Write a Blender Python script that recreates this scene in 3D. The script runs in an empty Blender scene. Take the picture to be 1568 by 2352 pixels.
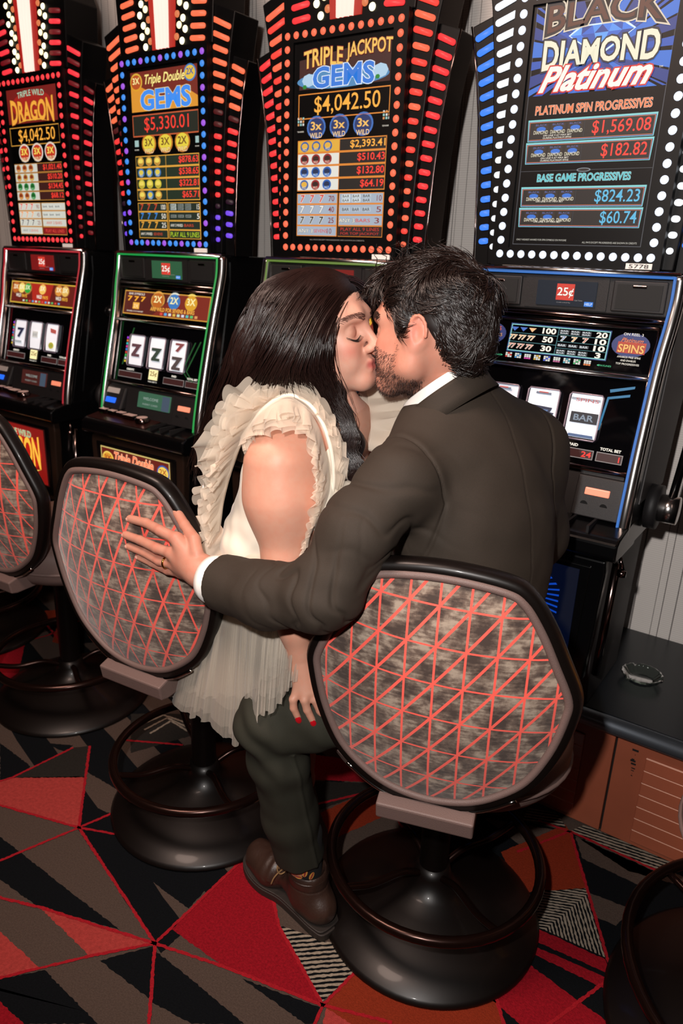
import bpy, bmesh, math, random
import numpy as np
from mathutils import Vector, Matrix, noise
random.seed(7)
C = bpy.context.scene.collection
PI = math.pi
# ------------------------------------------------------------------ camera, world, lights, exposure
FOC = 1683.39
CR = Vector((.8182, .5737, .0363)); CU = Vector((-.2166, .2490, .9440)); CB = Vector((.5325, -.7802, .3280))
CR.normalize(); CB = (CB - CR*CB.dot(CR)).normalized(); CU = CB.cross(CR)
CAM = Vector((0, 0, 1.5))
cd = bpy.data.cameras.new('camera'); cam = bpy.data.objects.new('camera', cd); C.objects.link(cam)
cam.matrix_world = Matrix((( CR.x, CU.x, CB.x, 0), (CR.y, CU.y, CB.y, 0), (CR.z, CU.z, CB.z, 1.5), (0, 0, 0, 1)))
cd.sensor_fit = 'VERTICAL'; cd.sensor_height = 36; cd.sensor_width = 24; cd.lens = FOC/2352*36
cd.clip_start = .05
cd.dof.use_dof = True; cd.dof.focus_distance = 1.42; cd.dof.aperture_fstop = 5.0
bpy.context.scene.camera = cam
w = bpy.data.worlds.new('world'); bpy.context.scene.world = w; w.use_nodes = True
w.node_tree.nodes['Background'].inputs[0].default_value = (1, .86, .80, 1)
w.node_tree.nodes['Background'].inputs[1].default_value = .30
def light(name, kind, loc, target, energy, color, **k):
    ld = bpy.data.lights.new(name, kind); ld.energy = energy; ld.color = color
    for a, b in k.items(): setattr(ld, a, b)
    o = bpy.data.objects.new(name, ld); C.objects.link(o); o.location = loc
    o.rotation_euler = (Vector(target)-Vector(loc)).to_track_quat('-Z', 'Y').to_euler()
    return o
# camera flash, a hand's breadth left of and above the lens, zoomed at the couple
light('camera_flash', 'SPOT', (-.13, -.06, 1.66), (-.80, 1.25, 1.16), 105, (1, .95, .91), spot_size=math.radians(112), spot_blend=.7, shadow_soft_size=.022)
# warm ceiling downlight of the casino hall, behind the photographer
light('ceiling_light', 'AREA', (-1.2, .1, 3.0), (-1.1, 1.9, .9), 66, (1, .74, .62), shape='DISK', size=.9)
vs = bpy.context.scene.view_settings
vs.view_transform = 'Standard'; vs.look = 'None'; vs.exposure = 0; vs.gamma = 1; vs.use_curve_mapping = False
# ------------------------------------------------------------------ helpers
def at(x, y, D):
    """point of the place seen at photo pixel x, y and D metres in front of the lens"""
    v = (CR*(x-784) - CU*(y-1176))/FOC - CB
    return CAM + v*D
def lin(c): return c/12.92 if c <= .04045 else ((c+.055)/1.055)**2.4
def hexc(h): return tuple(lin(int(h[i:i+2], 16)/255) for i in (0, 2, 4))
MATS = {}
def mat(name, col, rough=.5, metal=0, spec=.5, emit=None, es=0, noise_=None, bump=None, coat=0, alpha=None, sheen=0):
    if name in MATS: return MATS[name]
    m = bpy.data.materials.new(name); m.use_nodes = True; nt = m.node_tree; b = nt.nodes['Principled BSDF']
    c = hexc(col) if isinstance(col, str) else col
    b.inputs['Base Color'].default_value = (*c, 1); b.inputs['Roughness'].default_value = rough
    b.inputs['Metallic'].default_value = metal; b.inputs['Specular IOR Level'].default_value = spec
    b.inputs['Coat Weight'].default_value = coat; b.inputs['Coat Roughness'].default_value = .08
    b.inputs['Sheen Weight'].default_value = sheen
    if emit is not None:
        e = hexc(emit) if isinstance(emit, str) else emit
        b.inputs['Emission Color'].default_value = (*e, 1); b.inputs['Emission Strength'].default_value = es
    tc = None
    if noise_:
        sc, amt, det = noise_
        tc = nt.nodes.new('ShaderNodeTexCoord'); n = nt.nodes.new('ShaderNodeTexNoise'); n.inputs['Scale'].default_value = sc; n.inputs['Detail'].default_value = det
        nt.links.new(tc.outputs['Object'], n.inputs['Vector'])
        mx = nt.nodes.new('ShaderNodeMix'); mx.data_type = 'RGBA'
        mx.inputs[6].default_value = (*[v*(1-amt) for v in c], 1); mx.inputs[7].default_value = (*[min(1, v*(1+amt)) for v in c], 1)
        nt.links.new(n.outputs[0], mx.inputs[0]); nt.links.new(mx.outputs[2], b.inputs['Base Color'])
    if bump:
        sc, st = bump
        tc = tc or nt.nodes.new('ShaderNodeTexCoord'); n = nt.nodes.new('ShaderNodeTexNoise'); n.inputs['Scale'].default_value = sc; n.inputs['Detail'].default_value = 3
        bp = nt.nodes.new('ShaderNodeBump'); bp.inputs['Strength'].default_value = st; bp.inputs['Distance'].default_value = .002
        nt.links.new(tc.outputs['Object'], n.inputs['Vector']); nt.links.new(n.outputs[0], bp.inputs['Height']); nt.links.new(bp.outputs[0], b.inputs['Normal'])
    MATS[name] = m; return m
def glow(col, s=1.0, base=.02):
    n = f'glow_{col}_{s}'
    return mat(n, (base, base, base), .45, 0, .3, emit=col, es=s)
def obj(name, me, parent=None, smooth=False, m=None):
    if isinstance(me, bmesh.types.BMesh):
        d = bpy.data.meshes.new(name); me.to_mesh(d); me.free(); me = d
    if m is not None:
        for x in (m if isinstance(m, (list, tuple)) else [m]): me.materials.append(x)
    if smooth: me.shade_smooth()
    o = bpy.data.objects.new(name, me); C.objects.link(o); o.parent = parent
    return o
def pyd(name, vs_, fs, parent=None, m=None, smooth=False):
    me = bpy.data.meshes.new(name); me.from_pydata([tuple(v) for v in vs_], [], [tuple(f) for f in fs]); me.update()
    return obj(name, me, parent, smooth, m)
def tag(o, label=None, cat=None, group=None, kind=None):
    if label: o['label'] = label
    if cat: o['category'] = cat
    if group: o['group'] = group
    if kind: o['kind'] = kind
    return o
def thing(name, label, cat, loc=(0, 0, 0), rz=0, group=None):
    o = bpy.data.objects.new(name, None); C.objects.link(o); o.location = loc; o.rotation_euler = (0, 0, rz); o.empty_display_size = .05
    return tag(o, label, cat, group)
def copy_tree(o, parent=None):
    c = o.copy(); C.objects.link(c); c.parent = parent
    for ch in [x for x in bpy.data.objects if x.parent == o]: copy_tree(ch, c)
    return c
def box(bm, x0, x1, y0, y1, z0, z1, bev=0):
    r = bmesh.ops.create_cube(bm, size=1)['verts']
    for v in r: v.co = Vector(((x0+x1)/2+v.co.x*(x1-x0), (y0+y1)/2+v.co.y*(y1-y0), (z0+z1)/2+v.co.z*(z1-z0)))
    if bev:
        es = list({e for v in r for e in v.link_edges})
        bmesh.ops.bevel(bm, geom=es, offset=bev, segments=2, profile=.5, affect='EDGES', clamp_overlap=True)
def prism(bm, pts, h0, h1, axis='x', bev=0):
    """extrude the 2-D outline pts along an axis. x: pts are (y,z); y: pts are (x,z); z: pts are (x,y)"""
    def p3(p, h): return {'x': (h, p[0], p[1]), 'y': (p[0], h, p[1]), 'z': (p[0], p[1], h)}[axis]
    a = [bm.verts.new(p3(p, h0)) for p in pts]; b = [bm.verts.new(p3(p, h1)) for p in pts]
    n = len(pts); fs = [bm.faces.new(a), bm.faces.new(b[::-1])]
    for i in range(n): fs.append(bm.faces.new((a[i], b[i], b[(i+1) % n], a[(i+1) % n])))
    bmesh.ops.recalc_face_normals(bm, faces=fs)
    if bev:
        es = list({e for f in fs for e in f.edges})
        bmesh.ops.bevel(bm, geom=es, offset=bev, segments=2, profile=.5, affect='EDGES', clamp_overlap=True)
def lathe(bm, prof, n=48, c=(0, 0, 0)):
    rings = []
    for r, z in prof:
        if r < 1e-5: rings.append([bm.verts.new((c[0], c[1], c[2]+z))])
        else: rings.append([bm.verts.new((c[0]+r*math.cos(2*PI*i/n), c[1]+r*math.sin(2*PI*i/n), c[2]+z)) for i in range(n)])
    for a, b in zip(rings, rings[1:]):
        for i in range(n):
            j = (i+1) % n
            q = [a[i % len(a)], a[j % len(a)], b[j % len(b)], b[i % len(b)]]
            u = []
            for v in q:
                if v not in u: u.append(v)
            if len(u) > 2: bm.faces.new(u)
def catmull(P, n, closed=False):
    P = [Vector(p) for p in P]; out = []; N = len(P)
    rng = N if closed else N-1
    for i in range(rng):
        p0 = P[(i-1) % N] if closed or i else P[0]*2-P[1]; p1 = P[i]; p2 = P[(i+1) % N]
        p3 = P[(i+2) % N] if closed or i+2 < N else P[-1]*2-P[-2]
        for k in range(n):
            t = k/n; out.append(.5*((2*p1)+(p2-p0)*t+(2*p0-5*p1+4*p2-p3)*t*t+(3*p1-p0-3*p2+p3)*t**3))
    if not closed: out.append(P[-1])
    return out
def tube(bm, P, r, n=10, closed=False, cap=True):
    P = [Vector(p) for p in P]; N = len(P); rr = r if isinstance(r, (list, tuple)) else [r]*N
    T = []
    for i in range(N):
        a = P[(i-1) % N] if closed or i else P[0]; b = P[(i+1) % N] if closed or i < N-1 else P[-1]
        T.append((b-a).normalized())
    u = T[0].orthogonal().normalized(); rings = []
    for i in range(N):
        u = (u-T[i]*u.dot(T[i])).normalized(); v = T[i].cross(u)
        rings.append([bm.verts.new(P[i]+(u*math.cos(2*PI*k/n)+v*math.sin(2*PI*k/n))*rr[i]) for k in range(n)])
    for i in range(N if closed else N-1):
        a, b = rings[i], rings[(i+1) % N]
        off = 0
        if closed and i == N-1:
            off = min(range(n), key=lambda o: (a[0].co-b[o % n].co).length)
        for k in range(n): bm.faces.new((a[k], a[(k+1) % n], b[(k+1+off) % n], b[(k+off) % n]))
    if cap and not closed: bm.faces.new(rings[0][::-1]); bm.faces.new(rings[-1])
def torus(bm, R, r, c=(0, 0, 0), n=56, m=10):
    tube(bm, [(c[0]+R*math.cos(2*PI*i/n), c[1]+R*math.sin(2*PI*i/n), c[2]) for i in range(n)], r, m, True)
def BM(): return bmesh.new()
# ---- flat print: rectangles, ellipses, polygons and lettering, gathered per part and built as real (thin) geometry on the screens
PR = {}; TX = []
class Face:
    """a printed face: maps face coordinates (x, z) and a layer number to the machine's own space"""
    def __init__(s, parent, f): s.p = parent; s.f = f
    def poly(s, m, pts, layer=1, name='screen_graphic'):
        k = (s.p.name, name, m.name); d = PR.setdefault(k, (s.p, name, m, [], [])); b = len(d[3])
        d[3].extend(s.f(x, z, layer) for x, z in pts); d[4].append(tuple(range(b, b+len(pts))))
    def rect(s, m, x0, z0, x1, z1, layer=1, name='screen_graphic'): s.poly(m, [(x0, z0), (x1, z0), (x1, z1), (x0, z1)], layer, name)
    def frame(s, m, x0, z0, x1, z1, t, layer=1):
        s.rect(m, x0, z0, x1, z0+t, layer); s.rect(m, x0, z1-t, x1, z1, layer); s.rect(m, x0, z0+t, x0+t, z1-t, layer); s.rect(m, x1-t, z0+t, x1, z1-t, layer)
    def disc(s, m, x, z, rx, rz, layer=1, n=20, name='screen_graphic'):
        s.poly(m, [(x+rx*math.cos(2*PI*i/n), z+rz*math.sin(2*PI*i/n)) for i in range(n)], layer, name)
    def text(s, m, t, x, z, w_, h, layer=3, out=None, om=None, shear=0, arc=0, bold=0, grow=None, name='lettering'):
        if om is not None: TX.append((s, om, t, x, z, w_, h, layer-.4, out or .02, shear, arc, grow, name))
        TX.append((s, m, t, x, z, w_, h, layer, bold, shear, arc, grow, name))
def flush_print():
    import itertools
    cu = {}
    for r in TX:
        k = (r[2], round(r[8], 4), r[9])
        if k in cu: continue
        c = bpy.data.curves.new('t', 'FONT'); c.body = r[2]; c.offset = r[8]; c.shear = r[9]; c.resolution_u = 3; c.fill_mode = 'FRONT'
        cu[k] = bpy.data.objects.new('t', c); C.objects.link(cu[k])
        k0 = (r[2], 0, r[9])
        if k0 not in cu:
            c = bpy.data.curves.new('t', 'FONT'); c.body = r[2]; c.shear = r[9]; c.resolution_u = 3; c.fill_mode = 'FRONT'
            cu[k0] = bpy.data.objects.new('t', c); C.objects.link(cu[k0])
    dg = bpy.context.evaluated_depsgraph_get(); dg.update(); geo = {}
    for k, o in cu.items():
        me = o.evaluated_get(dg).to_mesh()
        geo[k] = ([(v.co.x, v.co.y) for v in me.vertices], [tuple(p.vertices) for p in me.polygons])
    for (s, m, t, x, z, w_, h, layer, off, shear, arc, grow, name) in TX:
        V0 = geo[(t, 0, shear)][0]; V, Fc = geo[(t, round(off, 4), shear)]
        if not V0: continue
        x0 = min(v[0] for v in V0); x1 = max(v[0] for v in V0); y0 = min(v[1] for v in V0); y1 = max(v[1] for v in V0)
        sx = w_/(x1-x0); sy = h/(y1-y0); pts = []
        for vx, vy in V:
            u = (vx-(x0+x1)/2)*sx; q = (vy-(y0+y1)/2)*sy; e = 2*u/w_
            if grow: q = q*(1+grow*e*e)
            pts.append((x+u, z+q+arc*(1-e*e)))
        k = (s.p.name, name, m.name); d = PR.setdefault(k, (s.p, name, m, [], [])); b = len(d[3])
        d[3].extend(s.f(a, c_, layer) for a, c_ in pts); d[4].extend(tuple(b+i for i in f) for f in Fc)
    for o in cu.values():
        c = o.data; bpy.data.objects.remove(o); bpy.data.curves.remove(c)
    for (pn, name, mn), (p, nm, m, V, F) in PR.items():
        tag(pyd(nm, V, F, p, m), kind='stuff')
# ------------------------------------------------------------------ floor: woven carpet, every colour field a face of its own
GY = mat('carpet_grey', '4c3f38', .95, 0, .1, noise_=(260, .45, 4), bump=(420, .9))
BK = mat('carpet_black', '0b0d10', .95, 0, .1, noise_=(260, .5, 4), bump=(420, .9))
RD = mat('carpet_red', '86101c', .95, 0, .1, noise_=(190, .55, 4), bump=(420, .9))
LN = mat('carpet_line_red', '981822', .95, 0, .1, noise_=(260, .4, 4), bump=(420, .9))
SA = mat('carpet_salmon', '9c3834', .95, 0, .1, noise_=(120, .4, 5), bump=(420, .9))
OR = mat('carpet_orange', '7c2a16', .95, 0, .1, noise_=(260, .35, 4), bump=(420, .9))
DG = mat('carpet_charcoal', '262320', .95, 0, .1, noise_=(260, .45, 4), bump=(420, .9))
ZW = mat('carpet_cream', '8e8172', .95, 0, .1, noise_=(260, .35, 4), bump=(420, .9))
FV, FF, FM = [], [], []
FMATS = [GY, BK, RD, LN, SA, OR, DG, ZW]
def flpt(x, y):
    d = (CR*(x-784)-CU*(y-1176))/FOC-CB; t = -1.5/d.z; return (d.x*t, d.y*t)
def jag(P, amp=.0016, step=.006, closed=True):
    """yarn-ragged outline"""
    out = []; n = len(P)
    for i in range(n if closed else n-1):
        a = P[i]; b = P[(i+1) % n]; L = math.dist(a, b); k = max(1, min(90, int(L/step)))
        nx, ny = -(b[1]-a[1])/max(L, 1e-6), (b[0]-a[0])/max(L, 1e-6)
        for j in range(k):
            o = random.uniform(-amp, amp) if j else 0
            out.append((a[0]+(b[0]-a[0])*j/k+nx*o, a[1]+(b[1]-a[1])*j/k+ny*o))
    if not closed: out.append(P[-1])
    return out
def fpoly(m, P, layer, world=False, amp=.0016):
    P = P if world else [flpt(*p) for p in P]
    P = jag(P, amp); bm = BM(); f = bm.faces.new([bm.verts.new((p[0], p[1], layer*.0003)) for p in P])
    bmesh.ops.triangulate(bm, faces=[f]); bm.verts.index_update(); b = len(FV)
    FV.extend(v.co.copy() for v in bm.verts)
    for t in bm.faces:
        vv = [b+v.index for v in t.verts]
        if t.normal.z < 0: vv.reverse()
        FF.append(vv); FM.append(FMATS.index(m))
    bm.free()
def fline(P, w_=.0075, layer=6, m=LN, world=False):
    P = P if world else [flpt(*p) for p in P]
    for a, b in zip(P, P[1:]):
        L = math.dist(a, b); n = (-(b[1]-a[1])/L*w_/2, (b[0]-a[0])/L*w_/2)
        fpoly(m, [(a[0]-n[0], a[1]-n[1]), (b[0]-n[0], b[1]-n[1]), (b[0]+n[0], b[1]+n[1]), (a[0]+n[0], a[1]+n[1])], layer, True, .0013)
def fzebra(P, ang, layer, chev=None, pitch=.0115):
    """black field with cream dashes clipped to the convex field P"""
    W = [flpt(*p) for p in P]; fpoly(BK, W, layer, True)
    c, s = math.cos(ang), math.sin(ang); cx = sum(p[0] for p in W)/len(W); cy = sum(p[1] for p in W)/len(W)
    def clip(poly, a, b):
        out = []
        for i in range(len(poly)):
            p, q = poly[i], poly[(i+1) % len(poly)]
            dp = (b[0]-a[0])*(p[1]-a[1])-(b[1]-a[1])*(p[0]-a[0]); dq = (b[0]-a[0])*(q[1]-a[1])-(b[1]-a[1])*(q[0]-a[0])
            if dp >= 0: out.append(p)
            if (dp >= 0) != (dq >= 0):
                t = dp/(dp-dq); out.append((p[0]+(q[0]-p[0])*t, p[1]+(q[1]-p[1])*t))
        return out
    area = sum(W[i][0]*W[(i+1) % len(W)][1]-W[(i+1) % len(W)][0]*W[i][1] for i in range(len(W)))
    W2 = W if area > 0 else W[::-1]
    for k in range(-40, 41):
        o = k*pitch; hw = pitch*.26
        if chev:
            quads = []
            for sg in (1, -1):
                quads.append([(0, o-hw), (0, o+hw), (sg*.4, o+hw-.4*chev), (sg*.4, o-hw-.4*chev)])
        else: quads = [[(-.5, o-hw), (.5, o-hw), (.5, o+hw), (-.5, o+hw)]]
        for q in quads:
            q = [(cx+x*c-y*s, cy+x*s+y*c) for x, y in q]
            for i in range(len(W2)):
                q = clip(q, W2[i], W2[(i+1) % len(W2)])
                if len(q) < 3: break
            if len(q) >= 3: fpoly(ZW, q, layer+1, True, .0012)
FV.extend([Vector((-6, -2, 0)), Vector((4, -2, 0)), Vector((4, 3, 0)), Vector((-6, 3, 0))]); FF.append([0, 1, 2, 3]); FM.append(0)
# stripes of the ground weave away from the nearest fields
for y_, x_ in ((.275, -5.9), (.46, -.60), (.645, -.35), (.83, -.10), (1.015, .1), (1.2, .2), (1.385, .3), (1.57, .3)): fpoly(BK, [(x_, y_), (3.9, y_), (3.9, y_+.09), (x_, y_+.09)], .4, True)
for i in range(12): fpoly(BK, [(-5.9, -1.95+i*.185), (3.9, -1.95+i*.185), (3.9, -1.95+i*.185+.09), (-5.9, -1.95+i*.185+.09)], .4, True)
for P in ([(-.2, .2), (.5, .1), (.1, -.4)], [(-.9, -.1), (-.3, .3), (-.35, -.5)], [(.9, .5), (1.6, .4), (1.2, -.1)], [(-2.6, .2), (-1.9, .0), (-2.4, -.6)]): fpoly((RD, SA, OR)[int(abs(P[0][0])*10) % 3], P, 1.5, True); fline(P+[P[0]], world=True)
for i in range(-12, 12):
    a = Vector((-3.2, 1.05+i*.19)); d = Vector((.62, -.32)).normalized()
    if 3 <= i: fpoly(BK, [(-6, 1.6+i*.17), (-1.0, .3+i*.17), (-1.0, .38+i*.17), (-6, 1.68+i*.17)], .5, True)
for P in ([(0, 1706), (70, 1760), (52, 1781), (0, 1792)], [(100, 1706), (168, 1712), (150, 1728)],
          [(-60, 1875), (276, 2137), (200, 2115), (82, 2080), (-60, 1975)], [(230, 2207), (354, 2172), (347, 2298)],
          [(358, 2185), (440, 2250), (560, 2352), (440, 2352), (347, 2302)], [(556, 2248), (735, 2314), (725, 2352), (700, 2352)],
          [(-60, 2262), (102, 2228), (225, 2352), (55, 2352), (-60, 2252)], [(187, 1842), (330, 1900), (181, 1902)],
          [(181, 1902), (270, 1915), (540, 1960), (478, 2038), (433, 2087), (195, 1912)], [(205, 1720), (330, 1790), (330, 1850), (198, 1772)],
          [(1000, 1840), (1620, 1980), (1620, 2420), (1000, 2420)]): fpoly(BK, P, 1)
for P in ([(395, 2135), (560, 1972), (620, 1965), (640, 2130), (738, 2305), (505, 2215)],): fpoly(RD, P, 2)
for P in ([(30, 1786), (195, 1784), (181, 1902), (-40, 1838), (-40, 1810)], [(92, 2085), (210, 2122), (356, 2168), (205, 2195)],
          [(-60, 2100), (0, 2140), (90, 2222), (-60, 2262)], [(750, 2316), (890, 2345), (870, 2400), (730, 2400)]): fpoly(SA, P, 2)
fpoly(DG, [(165, 1718), (206, 1714), (197, 1786), (28, 1787)], 2)
fpoly(RD, [(-60, 2285), (0, 2300), (55, 2352), (-60, 2400)], 2)
for P in ([(741, 2310), (812, 2237), (900, 2180), (1200, 2180), (1138, 2290), (1165, 2400), (880, 2400)], [(735, 1868), (855, 1812), (895, 1870), (760, 1930)],
          [(1298, 1894), (1309, 1910), (1345, 2040), (1200, 2050), (1150, 1958)], [(545, 1930), (640, 1950), (620, 1975), (545, 1970)]): fpoly(OR, P, 3)
for P in ([(1320, 1920), (1500, 2000), (1475, 2038), (1337, 1972)], [(1348, 2049), (1447, 2088), (1414, 2127), (1362, 2104)], [(1110, 1878), (1281, 1908), (1205, 1950)],
          [(1320, 1920), (1560, 2010), (1600, 2030), (1600, 2045), (1440, 2000)]): fpoly(GY, P, 2)
for P in ([(1200, 2118), (1389, 2204), (1405, 2240), (1200, 2150)], [(1200, 2205), (1400, 2352), (1250, 2400), (1120, 2290)], [(1195, 2160), (1406, 2252), (1414, 2284), (1195, 2178)]): fpoly(RD, P, 3)
fpoly(RD, [(700, 1730), (900, 1760), (900, 1800), (700, 1790)], 2); fpoly(DG, [(720, 1795), (900, 1800), (860, 1815), (735, 1860)], 3)
a0 = flpt(640, 2200); b0 = flpt(760, 2190); zang = math.atan2(b0[1]-a0[1], b0[0]-a0[0])
fzebra([(640, 2126), (800, 2180), (812, 2237), (738, 2303)], zang, 3)
fzebra([(570, 1962), (640, 1955), (690, 2010), (650, 2010)], zang+.9, 3)
a0 = flpt(1250, 2080); b0 = flpt(1350, 2070)
fzebra([(1222, 2050), (1345, 2041), (1389, 2200), (1222, 2124)], math.atan2(b0[1]-a0[1], b0[0]-a0[0])-1.05, 4, chev=.9)
fzebra([(1214, 1855), (1276, 1866), (1300, 1902), (1200, 1883)], zang-.3, 4)
fzebra([(1310, 1909), (1340, 1896), (1560, 1984), (1510, 2003)], zang-.55, 4)
for L in ([(181, 1902), (356, 2168)], [(181, 1902), (-60, 1833)], [(181, 1902), (206, 1714)], [(181, 1902), (-60, 2003)], [(181, 1902), (330, 1838)], [(181, 1902), (350, 1932)],
          [(356, 2168), (92, 2085), (-60, 2048)], [(356, 2168), (205, 2197), (-60, 2262)], [(356, 2168), (338, 2400)], [(356, 2168), (510, 2220), (741, 2310)], [(356, 2168), (560, 1972)],
          [(741, 2310), (640, 2128), (610, 1990)], [(741, 2310), (812, 2237), (900, 2160)], [(741, 2310), (705, 2400)], [(741, 2310), (900, 2350)], [(-60, 1812), (28, 1787), (168, 1718)],
          [(1309, 1910), (1406, 2243), (1200, 2400)], [(1309, 1910), (1440, 1970), (1620, 2052)], [(1309, 1910), (1187, 1958)], [(1235, 1885), (1309, 1912)], [(1138, 2290), (1170, 2400)], [(880, 1828), (960, 1960)],
          [(720, 1850), (880, 1812)], [(560, 1972), (640, 1950)]): fline(L)
# fields further back, between and behind the stools
for m_, P in ((OR, [(85, 1405), (165, 1398), (150, 1440), (95, 1425)]), (RD, [(-40, 1480), (60, 1465), (40, 1560), (-40, 1560)]), (SA, [(-40, 1445), (40, 1440), (90, 1460), (0, 1500)]),
              (RD, [(-40, 1600), (25, 1590), (20, 1640), (-40, 1650)]), (BK, [(150, 1440), (260, 1400), (280, 1470), (170, 1480)]), (OR, [(130, 1440), (180, 1450), (180, 1490), (120, 1475)]), (DG, [(300, 1640), (450, 1640), (440, 1690), (300, 1730)])): fpoly(m_, P, 3)
for L in ([(60, 1380), (165, 1505)], [(-40, 1500), (110, 1460), (240, 1400)], [(-40, 1665), (120, 1640)], [(280, 1700), (420, 1712)]): fline(L)
for off in (0, 22, 44):
    fline([(318+off*.6, 1668+off*.4), (375+off*.4, 1643+off*.3), (450, 1668+off*.55)], .007, 5, ZW)
fl = bpy.data.meshes.new('floor'); fl.from_pydata([tuple(v) for v in FV], [], FF)
for m_ in FMATS: fl.materials.append(m_)
fl.polygons.foreach_set('material_index', FM); fl.update()
tag(obj('floor', fl), kind='structure')
# ------------------------------------------------------------------ wall: pale paper with uneven thin dark vertical stripes
m = bpy.data.materials.new('striped_wallpaper'); m.use_nodes = True; nt = m.node_tree; N = nt.nodes; Lk = nt.links; b = N['Principled BSDF']
b.inputs['Roughness'].default_value = .6
tc = N.new('ShaderNodeTexCoord'); sp = N.new('ShaderNodeSeparateXYZ'); Lk.new(tc.outputs['Object'], sp.inputs[0])
def mth(op, a, b_=None, c=None):
    n = N.new('ShaderNodeMath'); n.operation = op
    for i, v in enumerate((a, b_, c)):
        if v is None: continue
        if isinstance(v, (int, float)): n.inputs[i].default_value = v
        else: Lk.new(v, n.inputs[i])
    return n.outputs[0]
X = sp.outputs[0]; masks = []
for pitch, wd, ph in ((.061, .0016, .01), (.0855, .0022, .033), (.147, .0012, .09)):
    masks.append(mth('LESS_THAN', mth('FRACT', mth('ADD', mth('DIVIDE', X, pitch), 50+ph)), wd/pitch))
mk = mth('MAXIMUM', mth('MAXIMUM', masks[0], masks[1]), masks[2])
wv = mth('MULTIPLY_ADD', mth('SINE', mth('MULTIPLY', sp.outputs[2], 900)), .5, .5)
mx0 = N.new('ShaderNodeMix'); mx0.data_type = 'RGBA'; mx0.inputs[6].default_value = (*hexc('ddd4ce'), 1); mx0.inputs[7].default_value = (*hexc('ece5df'), 1); Lk.new(wv, mx0.inputs[0])
mx1 = N.new('ShaderNodeMix'); mx1.data_type = 'RGBA'; mx1.inputs[7].default_value = (*hexc('4a4040'), 1); Lk.new(mk, mx1.inputs[0]); Lk.new(mx0.outputs[2], mx1.inputs[6]); Lk.new(mx1.outputs[2], b.inputs['Base Color'])
bm = BM(); box(bm, -6, 4, 2.34, 2.44, 0, 3.2); tag(obj('wall_back', bm, None, False, m), kind='structure')
# side and rear walls and ceiling of the hall, out of view, dark
dk = mat('unseen_dark_hall_wall', '3a2a26', .8); ck = mat('unseen_hall_ceiling', '5a4a42', .9)
bm = BM(); box(bm, -6.1, -6, -2.1, 2.44, 0, 3.2); tag(obj('unseen_wall_left', bm, None, False, dk), kind='structure')
bm = BM(); box(bm, 4, 4.1, -2.1, 2.44, 0, 3.2); tag(obj('unseen_wall_right', bm, None, False, dk), kind='structure')
bm = BM(); box(bm, -6.1, 4.1, -2.1, -2, 0, 3.2); tag(obj('unseen_wall_front', bm, None, False, dk), kind='structure')
bm = BM(); box(bm, -6.1, 4.1, -2.1, 2.44, 3.2, 3.3); tag(obj('unseen_ceiling', bm, None, False, ck), kind='structure')
# ------------------------------------------------------------------ machine stand: wood doors with raised slats under a black top with a metal bullnose
WOOD = mat('cherry_wood_veneer', '944f38', .42, 0, .5, noise_=(9, .18, 6)); WD2 = mat('cherry_wood_slat', '9e563e', .3, 0, .8, noise_=(9, .15, 5))
BLK = mat('black_laminate', '10141a', .32, 0, .5); BUL = mat('dark_metal_bullnose', '6a7078', .42, .85, .5)
GRV = mat('door_shadow_gap', '0a0706', .9)
st = thing('machine_stand', 'long low stand with cherry wood doors and black top under the machines', 'stand', (-2, 2.05, 0))
def SB(fn, name, m, smooth=False, parent=None):
    bm = BM(); fn(bm); bmesh.ops.translate(bm, vec=(2, -2.05, 0), verts=bm.verts); return obj(name, bm, parent or st, smooth, m)
SB(lambda bm: box(bm, -6, 3.9, 1.815, 2.335, .0, .34), 'carcass', GRV)
SB(lambda bm: box(bm, -6, 3.9, 1.79, 2.335, .34, .38, .004), 'countertop', BLK)
SB(lambda bm: tube(bm, [(-6, 1.782, .357), (-4, 1.782, .357), (3.9, 1.782, .357)], .023, 16), 'bullnose', BUL, True)
DW = .3627*1.0
for k in range(-9, 10):
    # a pair of mirrored doors per machine bay; stiles flank a slatted centre
    x0 = -.307+k*DW*1.0; x1 = x0+DW-.006
    d = SB(lambda bm: box(bm, x0, x1, 1.797, 1.815, .008, .332, .0015), 'door', WOOD)
    left = (k % 2 == 0)
    s0, s1 = (x0+.077, x1-.012) if left else (x0+.012, x1-.077)
    sl = None
    for j in range(7):
        z = .022+j*.0385
        mk_ = lambda bm: box(bm, s0, s1, 1.7935, 1.7972, z, z+.039, .0016)
        if sl is None:
            z = 0; bm = BM(); box(bm, -(s1-s0)/2, (s1-s0)/2, -.0045, .0018, 0, .0400, .0028); sme = bpy.data.meshes.new('slat'); bm.to_mesh(sme); bm.free(); sme.materials.append(WD2); sme.materials.append(mat('slat_edge_highlight', 'd09a84', .35)); [setattr(p, 'material_index', 1) for p in sme.polygons if p.normal.z > .25 and p.normal.y < -.25]; sl = 1  # flash highlight on the upper front bevels painted as a paler colour
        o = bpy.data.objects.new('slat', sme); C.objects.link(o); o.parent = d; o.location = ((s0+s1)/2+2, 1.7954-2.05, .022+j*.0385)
# black scuffs on the stile
SB(lambda bm: [box(bm, -.262+random.uniform(-.006, .006), -.262+random.uniform(.003, .012), 1.7962, 1.7971, z_, z_+random.uniform(.002, .006)) for z_ in (.297, .285, .27, .264, .255, .243, .236, .226, .22)], 'scuff_mark', GRV)
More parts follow.
